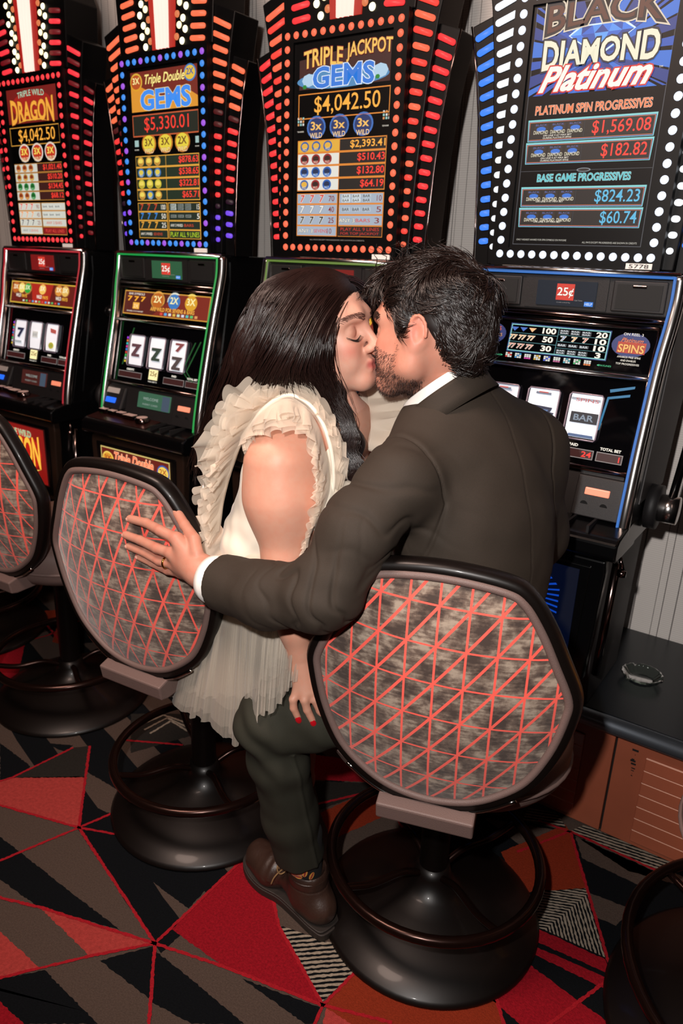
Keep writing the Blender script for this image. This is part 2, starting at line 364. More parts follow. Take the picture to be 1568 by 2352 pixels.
# ------------------------------------------------------------------ ashtray
GL = bpy.data.materials.new('clear_pressed_glass'); GL.use_nodes = True; gt = GL.node_tree; gt.nodes.remove(gt.nodes['Principled BSDF'])
g1 = gt.nodes.new('ShaderNodeBsdfTransparent'); g1.inputs[0].default_value = (.86, .92, .88, 1); g2 = gt.nodes.new('ShaderNodeBsdfGlossy'); g2.inputs['Roughness'].default_value = .12; gf = gt.nodes.new('ShaderNodeLayerWeight'); gf.inputs[0].default_value = .14; gm = gt.nodes.new('ShaderNodeMixShader')
gt.links.new(gf.outputs['Fresnel'], gm.inputs[0]); gt.links.new(g1.outputs[0], gm.inputs[1]); gt.links.new(g2.outputs[0], gm.inputs[2]); gt.links.new(gm.outputs[0], gt.nodes['Material Output'].inputs[0])
bm = BM(); n = 72; prof = [(.0, .004), (.030, .004), (.036, .007), (.048, .020), (.054, .0245), (.057, .0235), (.056, .019), (.049, .010), (.040, .001), (.0, .0)]
lathe(bm, prof, n)
for v in bm.verts:
    r = math.hypot(v.co.x, v.co.y)
    if r > .034:
        a = math.atan2(v.co.y, v.co.x); f = 1+.022*math.cos(18*a); v.co.x *= f; v.co.y *= f
        if v.co.z > .018 and math.cos(3*a) > .93: v.co.z -= .006
o = obj('ashtray', bm, None, True, GL); o.location = (-.315, 2.024, .3805); tag(o, 'round clear pressed glass ashtray on the black countertop beside the blue and white machine', 'ashtray')
# ------------------------------------------------------------------ stools
BRZ = mat('dark_bronze_enamel', '0f0907', .4, .25, .4, coat=.06); RNG = mat('bronze_tube', '2c1a15', .24, .8, .6)
VIN = mat('taupe_vinyl', '6a5651', .5, 0, .4, bump=(700, .35)); CHR = mat('chrome_strip', 'c9c2bd', .12, 1)
def velvet(s1):
    m = bpy.data.materials.new('crushed_velvet_with_coral_lines'); m.use_nodes = True; nt = m.node_tree; N = nt.nodes; Lk = nt.links; b = N['Principled BSDF']
    b.inputs['Roughness'].default_value = .8; b.inputs['Sheen Weight'].default_value = .3
    tc = N.new('ShaderNodeTexCoord'); sp = N.new('ShaderNodeSeparateXYZ'); Lk.new(tc.outputs['UV'], sp.inputs[0])
    def M(op, *a):
        n = N.new('ShaderNodeMath'); n.operation = op
        for i, v in enumerate(a):
            if isinstance(v, (int, float)): n.inputs[i].default_value = v
            else: Lk.new(v, n.inputs[i])
        return n.outputs[0]
    u, h = sp.outputs[0], sp.outputs[1]     # metres across and up the back
    la, lb, wl = .0520, .0735, .0041
    hh = M('ADD', h, M('MULTIPLY', u, .05 if s1 < .1 else 0))
    uu = M('ADD', u, M('MULTIPLY', h, s1*la/lb-.03))
    def dist(v, p): return M('MULTIPLY', M('ABSOLUTE', M('SUBTRACT', M('FRACT', M('ADD', M('DIVIDE', v, p), 40.5)), .5)), p)
    hz = M('LESS_THAN', dist(M('ADD', hh, .012), lb), wl*.42)
    vt = M('LESS_THAN', dist(uu, la), wl*.5)
    dgv = M('SUBTRACT', uu, M('MULTIPLY', M('ADD', hh, .012), la/lb))
    dg = M('LESS_THAN', dist(dgv, la), wl*.62/math.cos(math.atan(la/lb))*1.0)
    ln = M('MAXIMUM', M('MAXIMUM', hz, vt), dg)
    mp = N.new('ShaderNodeMapping'); mp.inputs['Scale'].default_value = (13, 15, 1); Lk.new(tc.outputs['UV'], mp.inputs[0])
    n1 = N.new('ShaderNodeTexNoise'); n1.inputs['Scale'].default_value = 1.6; n1.inputs['Detail'].default_value = 6; n1.inputs['Roughness'].default_value = .62; Lk.new(mp.outputs[0], n1.inputs['Vector'])
    mp2 = N.new('ShaderNodeMapping'); mp2.inputs['Scale'].default_value = (34, 170, 1); Lk.new(tc.outputs['UV'], mp2.inputs[0]); n2 = N.new('ShaderNodeTexNoise'); n2.inputs['Scale'].default_value = 1; n2.inputs['Detail'].default_value = 4; Lk.new(mp2.outputs[0], n2.inputs['Vector'])
    fc = M('ADD', M('MULTIPLY', n1.outputs[0], .76), M('MULTIPLY', n2.outputs[0], .24))
    r = N.new('ShaderNodeValToRGB'); e = r.color_ramp.elements
    e[0].position = .42; e[0].color = (*hexc('3a2b24'), 1); e[1].position = .60; e[1].color = (*hexc('9c8b7b'), 1)
    x = e.new(.50); x.color = (*hexc('62504500'[:6]), 1); Lk.new(fc, r.inputs[0])
    mx = N.new('ShaderNodeMix'); mx.data_type = 'RGBA'; Lk.new(ln, mx.inputs[0]); Lk.new(r.outputs[0], mx.inputs[6]); mx.inputs[7].default_value = (*hexc('f0584a'), 1)
    Lk.new(mx.outputs[2], b.inputs['Base Color'])
    bp = N.new('ShaderNodeBump'); bp.inputs['Strength'].default_value = .4; bp.inputs['Distance'].default_value = .002; Lk.new(n1.outputs[0], bp.inputs['Height']); Lk.new(bp.outputs[0], b.inputs['Normal'])
    return m
HO = [(0, .427), (.105, .416), (.15, .392), (.187, .338), (.22, .27), (.25, .2), (.25, .15), (.232, .07), (.195, -.01), (.14, -.062), (.08, -.093), (0, -.105)]
OUTL = [Vector((p.x, p.y, 0)) for p in catmull([(u, h, 0) for u, h in HO]+[(-u, h, 0) for u, h in HO[::-1][1:-1]], 5, True)]
CEN = Vector((0, .165, 0))
def inset(d):
    """outline of the back pulled in by d metres"""
    n = len(OUTL); out = []
    for i, p in enumerate(OUTL):
        t = (OUTL[(i+1) % n]-OUTL[i-1]).normalized(); nn = Vector((t.y, -t.x, 0))
        if nn.dot(CEN-p) < 0: nn = -nn
        out.append(p+nn*d)
    return out
def bow(u, h): return .9*u*u*.35
def shell(rows, cap=None):
    """rows: (inset, depth) from the rear face towards the sitter; depth is measured forward (+y)"""
    bm = BM(); R_ = []
    for d, y in rows: R_.append([bm.verts.new((p.x, y+bow(p.x, p.y), p.y)) for p in inset(d)])
    n = len(OUTL)
    for a, b in zip(R_, R_[1:]):
        for i in range(n): bm.faces.new((a[i], a[(i+1) % n], b[(i+1) % n], b[i]))
    bmesh.ops.recalc_face_normals(bm, faces=bm.faces[:])
    return bm
def panel(ins, y0, dome, front=False):
    bm = BM(); uvl = bm.loops.layers.uv.new('UVMap'); P = inset(ins); K = 14; rows = []
    for k in range(K+1):
        s = 1-k/K; f = dome*math.sin(PI/2*min(1, (1-s)*1.15))**.8 if s < 1 else 0
        row = []
        for p in P:
            q = CEN+(p-CEN)*s; row.append((q.x, y0+bow(q.x, q.y)+(f if front else -f), q.y))
        rows.append(row)
    V = [[bm.verts.new(c) for c in r] for r in rows[:-1]]; cv = bm.verts.new(rows[-1][0]); n = len(P)
    for a, b in zip(V, V[1:]):
        for i in range(n): bm.faces.new((a[i], b[i], b[(i+1) % n], a[(i+1) % n]))
    for i in range(n): bm.faces.new((V[-1][i], cv, V[-1][(i+1) % n]))
    for f in bm.faces:
        f.smooth = True
        for l in f.loops: l[uvl].uv = (l.vert.co.x, l.vert.co.z)
    bmesh.ops.recalc_face_normals(bm, faces=bm.faces[:])
    return bm
def make_stool(label, x, y, rz, backz, group, s1=0.05, bs=1.0):
    """rz: facing direction, degrees anticlockwise of the machines; the base stays put, the seat swivels"""
    t = thing('casino_stool', label, 'stool', (x, y, 0), math.radians(rz), group)
    bm = BM(); lathe(bm, [(0, 0), (.258, 0), (.262, .003), (.262, .008), (.254, .016), (.215, .034), (.16, .054), (.11, .070), (.075, .084), (.054, .100), (.043, .122), (.039, .145), (0, .145)], 64)
    for v in bm.verts: v.co.x *= bs; v.co.y *= bs
    obj('base', bm, t, True, BRZ)
    bm = BM(); lathe(bm, [(.034, .10), (.034, backz-.16), (.075, backz-.155), (.075, backz-.138), (0, backz-.138)], 32); obj('pole', bm, t, True, BRZ)
    bm = BM(); torus(bm, .245*bs, .0125, (0, 0, .175)); obj('foot_ring', bm, t, True, RNG)
    for k in range(4):
        a = math.radians(62+90*k-rz); c, s = math.cos(a), math.sin(a)
        bm = BM(); tube(bm, catmull([(.03*c, .03*s, .125), (.09*c, .09*s, .150), (.17*c, .17*s, .150), (.243*c*bs, .243*s*bs, .172)], 6), .0085, 10); obj('spoke', bm, t, True, RNG)
    # seat
    bm = BM(); Z = backz-.138
    for k, (r, z) in enumerate([(0, 0)]): pass
    prof = [(0, 0), (.19, 0), (.233, .010), (.246, .030), (.250, .05), (.250, .09), (.240, .115), (.20, .133), (.10, .144), (0, .146)]
    lathe(bm, prof, 56, (0, .035, Z))
    for v in bm.verts:
        f = 1+.07*abs(math.sin(2*math.atan2(v.co.y-.035, v.co.x))); v.co.x *= f*1.06; v.co.y = .035+(v.co.y-.035)*f*.97
    obj('seat', bm, t, True, VIN)
    bm = BM(); pr = [(.250*1.06*(1+.07*abs(math.sin(2*2*PI*i/56)))*math.cos(2*PI*i/56), .035+.243*(1+.07*abs(math.sin(2*2*PI*i/56)))*math.sin(2*PI*i/56), Z+.052) for i in range(56)]
    tube(bm, pr, .005, 8, True); obj('seat_piping', bm, t, True, VIN)
    bk = thing('t', None, None); bpy.data.objects.remove(bk)
    tilt = Matrix.Translation((0, -.24, backz)) @ Matrix.Rotation(math.radians(5), 4, 'X')
    def put(name, bm, m, smooth=True, parent=None):
        bmesh.ops.transform(bm, matrix=tilt, verts=bm.verts); return obj(name, bm, parent or t, smooth, m)
    rim = put('back_rim', shell([(.020, -.002), (.006, -.006), (0, .004), (-.001, .018), (.003, .030), (.014, .033), (.022, .024)]), BRZ)
    put('back_panel', panel(.030, .000, .030), velvet(s1))
    bm = BM(); tube(bm, [(p.x, bow(p.x, p.y)-.001, p.y) for p in inset(.0235)], .0078, 10, True); put('back_piping', bm, VIN)
    put('backrest', panel(.018, .028, .026, True), VIN)
    bm = BM(); tube(bm, [(p.x, bow(p.x, p.y)-.001, p.y) for p in inset(-.0015) if p.y < -.035], .0042, 8); put('trim_strip', bm, CHR)
    # bracket cover that carries the back under the seat
    bm = BM(); prism(bm, [(-.262, backz-.098), (-.255, backz-.135), (-.235, backz-.140), (-.02, backz-.135), (-.02, backz-.095), (-.235, backz-.09)], -.095, .095, 'x', .004); obj('bracket_cover', bm, t, False, VIN)
    return t
SG = 'casino stools in front of the machines'
make_stool('nearest casino stool, its whole patterned back facing us, the man sitting on it', -.572, 1.285, 18, .6, SG)
make_stool('casino stool the woman sits on, its patterned back under the mans hand', -1.27, 1.22, 6, .65, SG, .35)
make_stool('empty casino stool with half its patterned back cut off by the left edge', -2.03, 1.33, 4, .65, SG, .93)
make_stool('dark stool base and foot ring cut off at the lower right corner', .185, 1.41, 90, .6, SG, .3, 1.36)
make_stool('far casino stool in shadow at the left edge behind the empty one', -2.72, 1.38, 0, .62, SG)
# ------------------------------------------------------------------ slot machines
CAB = mat('black_gloss_cabinet', '060607', .22, 0, .45); FIN = mat('black_satin_fin', '040405', .42, 0, .22); CABM = mat('charcoal_textured_plastic', '1d1b1c', .5, 0, .4, bump=(900, .25)); GREY = mat('grey_cabinet_side', '3c3838', .55, 0, .4, bump=(800, .2))
CHM = mat('chrome_trim', 'd8d4d2', .2, 1); CHD = mat('smoked_chrome', '7d6a66', .16, 1); DKG = mat('dark_screen_glass', '050507', .06, 0, .6); BRS = mat('bronze_door_frame', '3b2c24', .3, .6)
GRL = mat('speaker_grille', '0c0c0d', .7); PLT = mat('grey_asset_plate', 'b9b2ae', .5)
def yf(z): return 1.90 if z >= 1.40 else 1.90-(1.40-z)*.245
def machine(cx, label, th, lever=True):
    t = thing('slot_machine', label, 'slot machine', (cx, 1.9, .38), 0, 'slot machines in a row on the stand')
    def P(x, y, z): return (x, y-1.9, z-.38)
    def put(name, bm, m, smooth=False, parent=None):
        bmesh.ops.translate(bm, vec=(0, -1.9, -.38), verts=bm.verts); return obj(name, bm, parent or t, smooth, m)
    # --- cabinets
    bm = BM(); prism(bm, [(1.905, 1.49), (1.905, 1.40), (yf(.9)+.006, .9), (1.79, .84), (2.06, .84), (2.16, 1.2), (2.16, 1.49)], -.268, .268, 'x', .004); put('upper_cabinet', bm, CAB)
    bm = BM(); prism(bm, [(1.735, .842), (1.745, .60), (1.80, .385), (1.80, .38), (2.09, .38), (2.14, .842)], -.236, .236, 'x', .003); put('lower_cabinet', bm, th.get('side', CAB))
    for s in (-1, 1): bm = BM(); prism(bm, [(1.93, 1.47), (1.93, 1.41), (1.84, .95), (2.09, .95), (2.157, 1.2), (2.157, 1.47)], s*.2685, s*.2715, 'x'); put('side_panel', bm, th.get('side', CAB))
    # --- chrome frame of the face: top band and flowing side rails
    def rail(pts, r, m=CHM, name='chrome_trim', n=10, flat=.55):
        bm = BM(); tube(bm, pts, r, n); return put(name, bm, m, True)
    for s in (-1, 1):
        pts_ = catmull([(s*.262, 1.90, 1.485), (s*.264, 1.893, 1.43), (s*.262, 1.880, 1.375), (s*.256, yf(1.28)-.012, 1.28), (s*.255, yf(1.1)-.014, 1.1), (s*.256, yf(.96)-.012, .96), (s*.256, yf(.9)-.008, .885)], 6)
        rail(pts_, .0165, CHM, 'side_rail')
        if th.get('edge'): rail([(x-s*.010, y-.0145, z) for x, y, z in [tuple(p) for p in pts_]], .0030, glow(th['edge'], .85), 'trim_reflection', 6)  # thin glowing tube imitates the coloured reflections on the chrome trim
        rail([(s*.238, yf(z)-.006, z) for z in (1.37, 1.2, 1.05, .9)], .0035, CHD)
    rail([(-.262, 1.894, 1.487), (0, 1.892, 1.489), (.262, 1.894, 1.487)], .0085)
    if th.get('edge'): rail([(-.25, 1.882, 1.482), (.25, 1.882, 1.482)], .0028, glow(th['edge'], .85), 'trim_reflection', 6)
    rail([(-.255, 1.888, 1.383), (0, 1.886, 1.384), (.255, 1.888, 1.383)], .0075, CHD)
    for z in (1.368, 1.252, 1.027): rail([(-.238, yf(z)-.008, z), (0, yf(z)-.012, z), (.238, yf(z)-.008, z)], .0065 if z < 1.3 else .004, CHD if z != 1.252 else CHM)
    # --- speaker band with the small display
    bm = BM(); box(bm, -.252, .252, 1.894, 1.91, 1.392, 1.478, .004); put('speaker_band', bm, CABM)
    for s in (-1, 1):
        bm = BM(); box(bm, s*.178-.062, s*.178+.062, 1.888, 1.897, 1.400, 1.472, .003); sp_ = put('speaker', bm, CABM)
        bm = BM(); box(bm, s*.178-.052, s*.178+.052, 1.886, 1.8885, 1.407, 1.464); put('grille', bm, GRL, parent=sp_)
        bm = BM(); box(bm, s*.178-.016, s*.178+.016, 1.8835, 1.887, 1.456, 1.4625, .0015); put('name_badge', bm, CHD, parent=sp_)
    bm = BM(); prism(bm, [(-.105, 1.398), (.105, 1.398), (.105, 1.474), (-.105, 1.474)], 1.8905, 1.896, 'y'); put('screen_surround', bm, CABM)
    bm = BM(); box(bm, -.072, .078, 1.886, 1.8915, 1.405, 1.465); sc = put('display_screen', bm, mat('lcd_'+th['lcd'], (.01, .01, .01), .3, emit=th['lcd'], es=1)); scp = sc
    f = Face(sc, lambda x, z, l: P(x, 1.8858-l*.0004, z))
    f.rect(glow('d83a2c', 1.0), -.021, 1.419, .024, 1.458); f.text(glow('fff4e8', 1.1), '25¢', .002, 1.437, .040, .024, out=.03, om=glow('7a1410', .8), bold=.012)
    f.rect(glow('2f7fe0', 1), .052, 1.407, .074, 1.418); f.text(glow('e8f4ff', 1), 'HELP', .063, 1.4125, .018, .006)
    f.text(glow('b0a8a4', .8), 'Credit is $.25 Pay', 0, 1.413, .035, .003); f.text(glow('b0a8a4', .8), 'Cash Ticket', .037, 1.42, .02, .003)
    # --- payout glass
    bm = BM(); prism(bm, [(yf(1.362)-.002, 1.362), (yf(1.262)-.002, 1.262), (yf(1.262)+.01, 1.262), (yf(1.362)+.01, 1.362)], -.235, .235, 'x'); gl_ = put('payout_glass', bm, DKG)
    f = Face(gl_, lambda x, z, l: P(x, yf(z)-.0028-l*.0004, z)); th['pay'](f)
    # --- reel glass, three reels behind it
    bm = BM(); prism(bm, [(yf(1.246)-.001, 1.246), (yf(1.032)-.001, 1.032), (yf(1.032)+.01, 1.032), (yf(1.246)+.01, 1.246)], -.235, .235, 'x'); rg = put('reel_glass', bm, DKG)
    for i, rx in enumerate((-.112, -.003, .106)):
        R_ = .075; zc = 1.147; bm = BM(); n = 14; hw = .0385
        for k in range(n):
            a0 = -.82+1.64*k/n; a1 = -.82+1.64*(k+1)/n
            q = [(rx-hw, a0), (rx+hw, a0), (rx+hw, a1), (rx-hw, a1)]
            bm.faces.new([bm.verts.new((xx, yf(zc+.062*math.sin(a))-.004-.010*(math.cos(a)-.6), zc+.062*math.sin(a)/math.sin(.82))) for xx, a in q])
        bmesh.ops.remove_doubles(bm, verts=bm.verts, dist=1e-5)
        for v in bm.verts: v.co.z = 1.147+(v.co.z-1.147)*.84
        rm = mat('reel_strip_'+th['reelc'], (.8, .8, .8), .35, emit=th['reelc'], es=.6); rl = put('reel', bm, rm, True)
        fr = Face(rl, lambda x, z, l, rx=rx: P(rx+x, yf(z)-.0125-l*.0006, z))
        th['reel'](fr, i)
        bm = BM(); pts = [(rx+sx*.0415, yf(1.147+sz*.055)-.011, 1.147+sz*.055) for sx, sz in ((-1, -.9), (-.9, -1), (.9, -1), (1, -.9), (1, .9), (.9, 1), (-.9, 1), (-1, .9))]
        tube(bm, pts, .0022, 6, True); put('reel_frame', bm, mat('reel_frame_lit', '8a7a80', .3, .5, emit='7a6c84', es=.25), True)
    f = Face(rg, lambda x, z, l: P(x, yf(z)-.002-l*.0005, z)); th['meters'](f)
    if th.get('green'):
        for a in ([(.13, 1.10), (.175, 1.20)], [(.15, 1.10), (.20, 1.205)], [(.13, 1.10), (.18, 1.062)], [(.15, 1.10), (.19, 1.065)], [(-.15, 1.225), (-.19, 1.09)]):
            (x0, z0), (x1, z1) = a; f.poly(glow('0b6a2c', .5), [(x0, z0), (x0+.006, z0), (x1+.006, z1), (x1, z1)], 1)
    if th.get('bluebars'):
        for q in ([(.155, 1.218), (.212, 1.232), (.212, 1.226), (.157, 1.211)], [(.153, 1.200), (.205, 1.212), (.205, 1.206), (.157, 1.195)], [(.153, 1.200), (.158, 1.200), (.150, 1.12), (.145, 1.12)]): f.poly(glow('1f86b8', .7), q, 1)
    # --- lower face: bill entry, small screen, ticket slot
    bm = BM(); prism(bm, [(yf(1.02)-.003, 1.02), (yf(.9)-.003, .9), (yf(.9)+.012, .9), (yf(1.02)+.012, 1.02)], -.24, .24, 'x'); put('lower_face', bm, CABM)
    bm = BM(); prism(bm, [(yf(1.012)-.014, 1.012), (yf(.915)-.02, .915), (yf(.915), .915), (yf(1.012), 1.012)], .128, .243, 'x', .003); tp = put('ticket_printer', bm, CABM)
    bm = BM(); prism(bm, [(yf(.985)-.019, .985), (yf(.968)-.02, .968), (yf(.968)-.01, .968), (yf(.985)-.01, .985)], .152, .212, 'x', .002); put('ticket_slot', bm, mat('lit_amber_slot', 'c88a78', .3, emit='f0805c', es=.8), parent=tp)
    for s in (-1, 1):
        bm = BM(); lathe(bm, [(.009, 0), (0, 0)], 20)
        bmesh.ops.rotate(bm, cent=(0, 0, 0), matrix=Matrix.Rotation(-PI/2+.24, 3, 'X'), verts=bm.verts); bmesh.ops.translate(bm, vec=(.18+s*.024, yf(.945)-.0185, .945), verts=bm.verts); put('vent', bm, GRL, parent=tp)
    bm = BM(); prism(bm, [(yf(1.005)-.008, 1.005), (yf(.95)-.008, .95), (yf(.95), .95), (yf(1.005), 1.005)], -.07, .1, 'x', .002); lc = put('player_screen', bm, mat('lcd_player_'+th['lcd2'], (.02, .02, .02), .3, emit=th['lcd2'], es=.8))
    f = Face(lc, lambda x, z, l: P(x, yf(z)-.0082-l*.0004, z)); f.rect(glow('4a5c70', .7), .06, .952, .098, 1.003); f.text(glow('c8d8d0', .6), 'WELCOME', .0, .985, .08, .01); f.text(glow('c8d8d0', .5), 'INSERT CARD', .0, .965, .08, .006)
    bm = BM(); prism(bm, [(yf(1.01)-.012, 1.01), (yf(.93)-.03, .93), (yf(.93), .93), (yf(1.01), 1.01)], -.238, -.135, 'x', .006); ba = put('bill_acceptor', bm, CABM)
    f = Face(ba, lambda x, z, l: P(x, 1.85-.245*(1.01-z)*1.8-.0505-l*.0006+.03-.012-.004, z))
    bm = BM(); prism(bm, [(yf(1.004)-.0165, 1.004), (yf(.986)-.0215, .986), (yf(.986)-.01, .986), (yf(1.004)-.01, 1.004)], -.232, -.165, 'x', .001); put('notice_plate', bm, PLT, parent=ba)
    bm = BM(); prism(bm, [(yf(.97)-.026, .97), (yf(.952)-.03, .952), (yf(.952)-.01, .952), (yf(.97)-.01, .97)], -.226, -.172, 'x', .002); put('bill_slot', bm, glow('1a6cff', 1.1), parent=ba)
    # --- button deck
    bm = BM(); prism(bm, [(1.80, .915), (1.70, .897), (1.682, .885), (1.680, .850), (1.695, .838), (1.86, .838), (1.86, .915)], -.272, .272, 'x', .006); dk_ = put('button_deck', bm, CAB)
    bm = BM(); prism(bm, [(1.795, .9165), (1.703, .8995), (1.703, .896), (1.795, .913)], -.262, .06, 'x'); put('deck_inlay', bm, mat('maroon_deck_inlay', '2c1412', .3), parent=dk_)
    for s in (.09, .14, .19): bm = BM(); box(bm, s, s+.006, 1.70, 1.80, .895, .915); put('deck_ridge', bm, CABM, parent=dk_)
    def btn(x, y, wx, wy, rnd=False):
        z = .901+(y-1.70)*.18; wx *= 1.15; wy *= 1.2; bm = BM()
        if rnd: lathe(bm, [(.027, 0), (.027, .012), (.023, .016), (0, .016)], 24, (x, y, z))
        else: box(bm, x-wx, x+wx, y-wy, y+wy, z, z+.014, .003)
        b_ = put('button', bm, CHD, rnd); bm = BM()
        if rnd: lathe(bm, [(.020, .0162), (.020, .0175), (0, .018)], 24, (x, y, z))
        else: box(bm, x-wx*.8, x+wx*.8, y-wy*.75, y+wy*.75, z+.014, z+.0155)
        put('button_lens', bm, mat('button_lens', 'a88a80', .4, emit='a88478', es=.5), parent=b_)
    for i in range(3): btn(-.225+i*.05, 1.755, .018, .011)
    btn(-.215, 1.785, .02, .009); btn(-.07, 1.75, .026, .014); btn(.0, 1.745, .02, .02, True)
    # --- belly door with its lit glass
    bm = BM(); prism(bm, [(-.246, .832), (-.25, .80), (-.236, .50), (.236, .50), (.25, .80), (.246, .832)], 1.705, 1.735, 'y', .005); bd = put('belly_door', bm, BRS if not th.get('side') else CAB)
    bm = BM(); prism(bm, [(-.215, .812), (-.205, .525), (.205, .525), (.215, .812)], 1.700, 1.706, 'y', .002); put('belly_frame', bm, CAB, parent=bd)
    bm = BM(); box(bm, -.185, .19, 1.697, 1.7005, .56, .80); bg = put('belly_glass', bm, mat('belly_glass_'+th['bellyc'], (.01, .01, .01), .15, emit=th['bellyc'], es=.5), parent=bd); BG = bg
    # lettering is a sub-part, so hang it on the door rather than on the glass
    f = Face(bd, lambda x, z, l: P(x, 1.6965-l*.0005, z)); th['belly'](f)
    for s in (-1, 1):
        bm = BM(); tube(bm, [(s*.252, 1.80, .80), (s*.250, 1.79, .62), (s*.244, 1.80, .48)], .011, 8); put('door_trim', bm, CHD, True)
        bm = BM(); tube(bm, [(s*.262, 1.77, .832), (s*.275, 1.765, .80)], .005, 8); tube(bm, [(s*.275, 1.76, .800), (s*.275, 1.76, .785)], .011, 12); put('hinge_pin', bm, CHD, True)
    # --- lever on the right-hand side
    if lever:
        bm = BM(); tube(bm, [(.272, 1.95, .92), (.30, 1.95, .92)], .058, 28); put('lever_hub', bm, CABM, True)
        bm = BM(); tube(bm, [(.30, 1.95, .92), (.345, 1.95, .92)], .036, 28); hb = put('lever_boss', bm, CHM, True)
        bm = BM(); tube(bm, [(.325, 1.95, .945), (.335, 1.955, 1.08), (.342, 1.945, 1.24)], [.011, .010, .008], 14); put('lever_arm', bm, CAB if th.get('side') else CHD, True)
        bm = BM(); bmesh.ops.create_uvsphere(bm, u_segments=24, v_segments=14, radius=.028); bmesh.ops.translate(bm, vec=(.343, 1.944, 1.262), verts=bm.verts); put('lever_knob', bm, CAB, True)
    # --- top box
    bm = BM(); prism(bm, [(-.212, 1.497), (.212, 1.497), (.212, 2.118), (-.212, 2.118)], 1.906, 2.06, 'y', .004); put('top_box', bm, FIN)
    for x0, x1, z0, z1 in ((-.212, -.168, 1.497, 2.118), (.168, .212, 1.497, 2.118), (-.168, .168, 2.076, 2.118), (-.168, .168, 1.497, 1.540)): bm = BM(); box(bm, x0, x1, 1.8985, 1.9062, z0, z1); put('bezel', bm, FIN)
    for s in (-1, 1):
        # curved fins that fan outwards, inner taller one in front of the outer one
        fi = [(.19, 1.497), (.236, 1.497), (.243, 1.62), (.250, 1.75), (.258, 1.86), (.270, 1.98), (.286, 2.09), (.308, 2.193), (.203, 2.232), (.19, 2.23)]
        bm = BM(); prism(bm, [(s*x, z) for x, z in fi], 1.925, 2.035, 'y', .003); put('inner_fin', bm, FIN)
        fo = [(.236, 1.49), (.280, 1.49), (.285, 1.60), (.293, 1.73), (.303, 1.85), (.320, 1.96), (.343, 2.062), (.272, 2.085), (.25, 2.08)]
        bm = BM(); prism(bm, [(s*x, z) for x, z in fo], 1.942, 2.035, 'y', .003); put('outer_fin', bm, FIN)
        bm = BM(); tube(bm, [(s*(x+.0015), 1.941, z) for x, z in fo[1:7]], .0025, 6); put('edge_trim', bm, CHD, True)
    tw = [(-.128-.09, 2.118), (.218, 2.118), (.232, 2.335), (.10, 2.60), (-.10, 2.60), (-.232, 2.335)]
    bm = BM(); prism(bm, tw, 1.918, 2.06, 'y', .003); tower = put('tower', bm, FIN)
    # neon column and its flanks
    bm = BM(); prism(bm, [(-.052, 2.124), (.052, 2.124), (.075, 2.45), (-.075, 2.45)], 1.9135, 1.919, 'y'); put('column_backing', bm, glow(th['colbg'], .75), parent=tower)
    for k in range(4):
        x = (k-1.5)*.0145; bm = BM(); tube(bm, [(x, 1.911, 2.124), (x*1.45, 1.911, 2.45)], .0068, 8); put('neon_tube', bm, glow('ffcfc0', 1.45), True)
    # lamps
    lmeshes = {}
    def inst(name, key, make, m, loc, sx=1, rot=0, sz=1):
        k = (key, m.name)
        if k not in LAMPS:
            bm = BM(); make(bm); me = bpy.data.meshes.new(name); bm.to_mesh(me); bm.free(); me.materials.append(m); me.shade_smooth(); LAMPS[k] = me
        o = bpy.data.objects.new(name, LAMPS[k]); C.objects.link(o); o.parent = t; o.location = P(*loc); o.scale = (sx, 1, sz); o.rotation_euler = (0, rot, 0); return o
    def bulb_mesh(bm): lathe(bm, [(0, .005), (.0062, .004), (.0088, .0015), (.0096, 0)], 14); bmesh.ops.rotate(bm, cent=(0, 0, 0), matrix=Matrix.Rotation(PI/2, 3, 'X'), verts=bm.verts)
    def bar(m, loc, L, rot):
        q = max(3, round(L*250)); hl = q/500; R_ = min(.0074, hl)
        def mk(bm): prism(bm, [(hl-R_+R_*math.cos(a), R_*1.0*math.sin(a)) for a in np.linspace(-PI/2, PI/2, 7)]+[(-hl+R_+R_*math.cos(a), R_*math.sin(a)) for a in np.linspace(PI/2, 3*PI/2, 7)], -.0025, .002, 'y')
        return inst('light_bar', 'bar%d' % q, mk, m, loc, 1, rot)
    k = 0
    ring = [(-.190+i*.3805/12, 2.094) for i in range(13)]+[(.19, 2.094-.0335*i) for i in range(1, 17)]+[(.1885-i*.3780/13, 1.5245) for i in range(14)]+[(-.19, 2.094-.0335*i) for i in range(16, 0, -1)]
    for k, (x, z) in enumerate(ring): inst('bulb', 'bulb', bulb_mesh, glow(*th['bulb'](k)), (x, 1.8985, z))
    for s in (-1, 1):
        n = 19
        for j in range(n):
            z = 1.5415+.0348*j; q = max(0, (z-1.54)/.65); xo = .231+.018*q+.052*q**3; xi = .2135; xm = (xo+xi)/2; a = .06+.36*q**1.5
            bar(glow(*th['bar'](0, z, j)), (s*xm, 1.9235, z), xo-xi, s*a)
        for j in range(15):
            z = 1.555+.0348*j; q = max(0, (z-1.55)/.5); xi = .244+.034*q**2; xo = .271+.022*q+.042*q**2.2; a = .1+.33*q**1.4
            bar(glow(*th['bar'](1, z, j)), (s*(xi+xo)/2, 1.9405, z), xo-xi, s*a)
        for j in range(6):
            z = 2.137+.0655*j*.5 if 0 else 2.137+.033*j; bar(glow(*th['bar'](2, z, j)), (s*(.155+.012*j*.3), 1.9165, z), .062, s*(.08+.01*j))
        for j in range(9):
            z = 2.137+.031*j; dx = .0035*j
            inst('tower_bulb', 'tb', bulb_big, glow('fff0c0', 2.6), (s*(.086+dx+(.012 if j % 2 else 0)), 1.9165, z))
            inst('tower_bulb', 'tb', bulb_big, glow('ffe2a8' if j % 2 else 'e8804c', 2.2 if j % 2 else .9), (s*(.062+dx*.8+(.010 if j % 2 else 0)), 1.9165, z+.014))
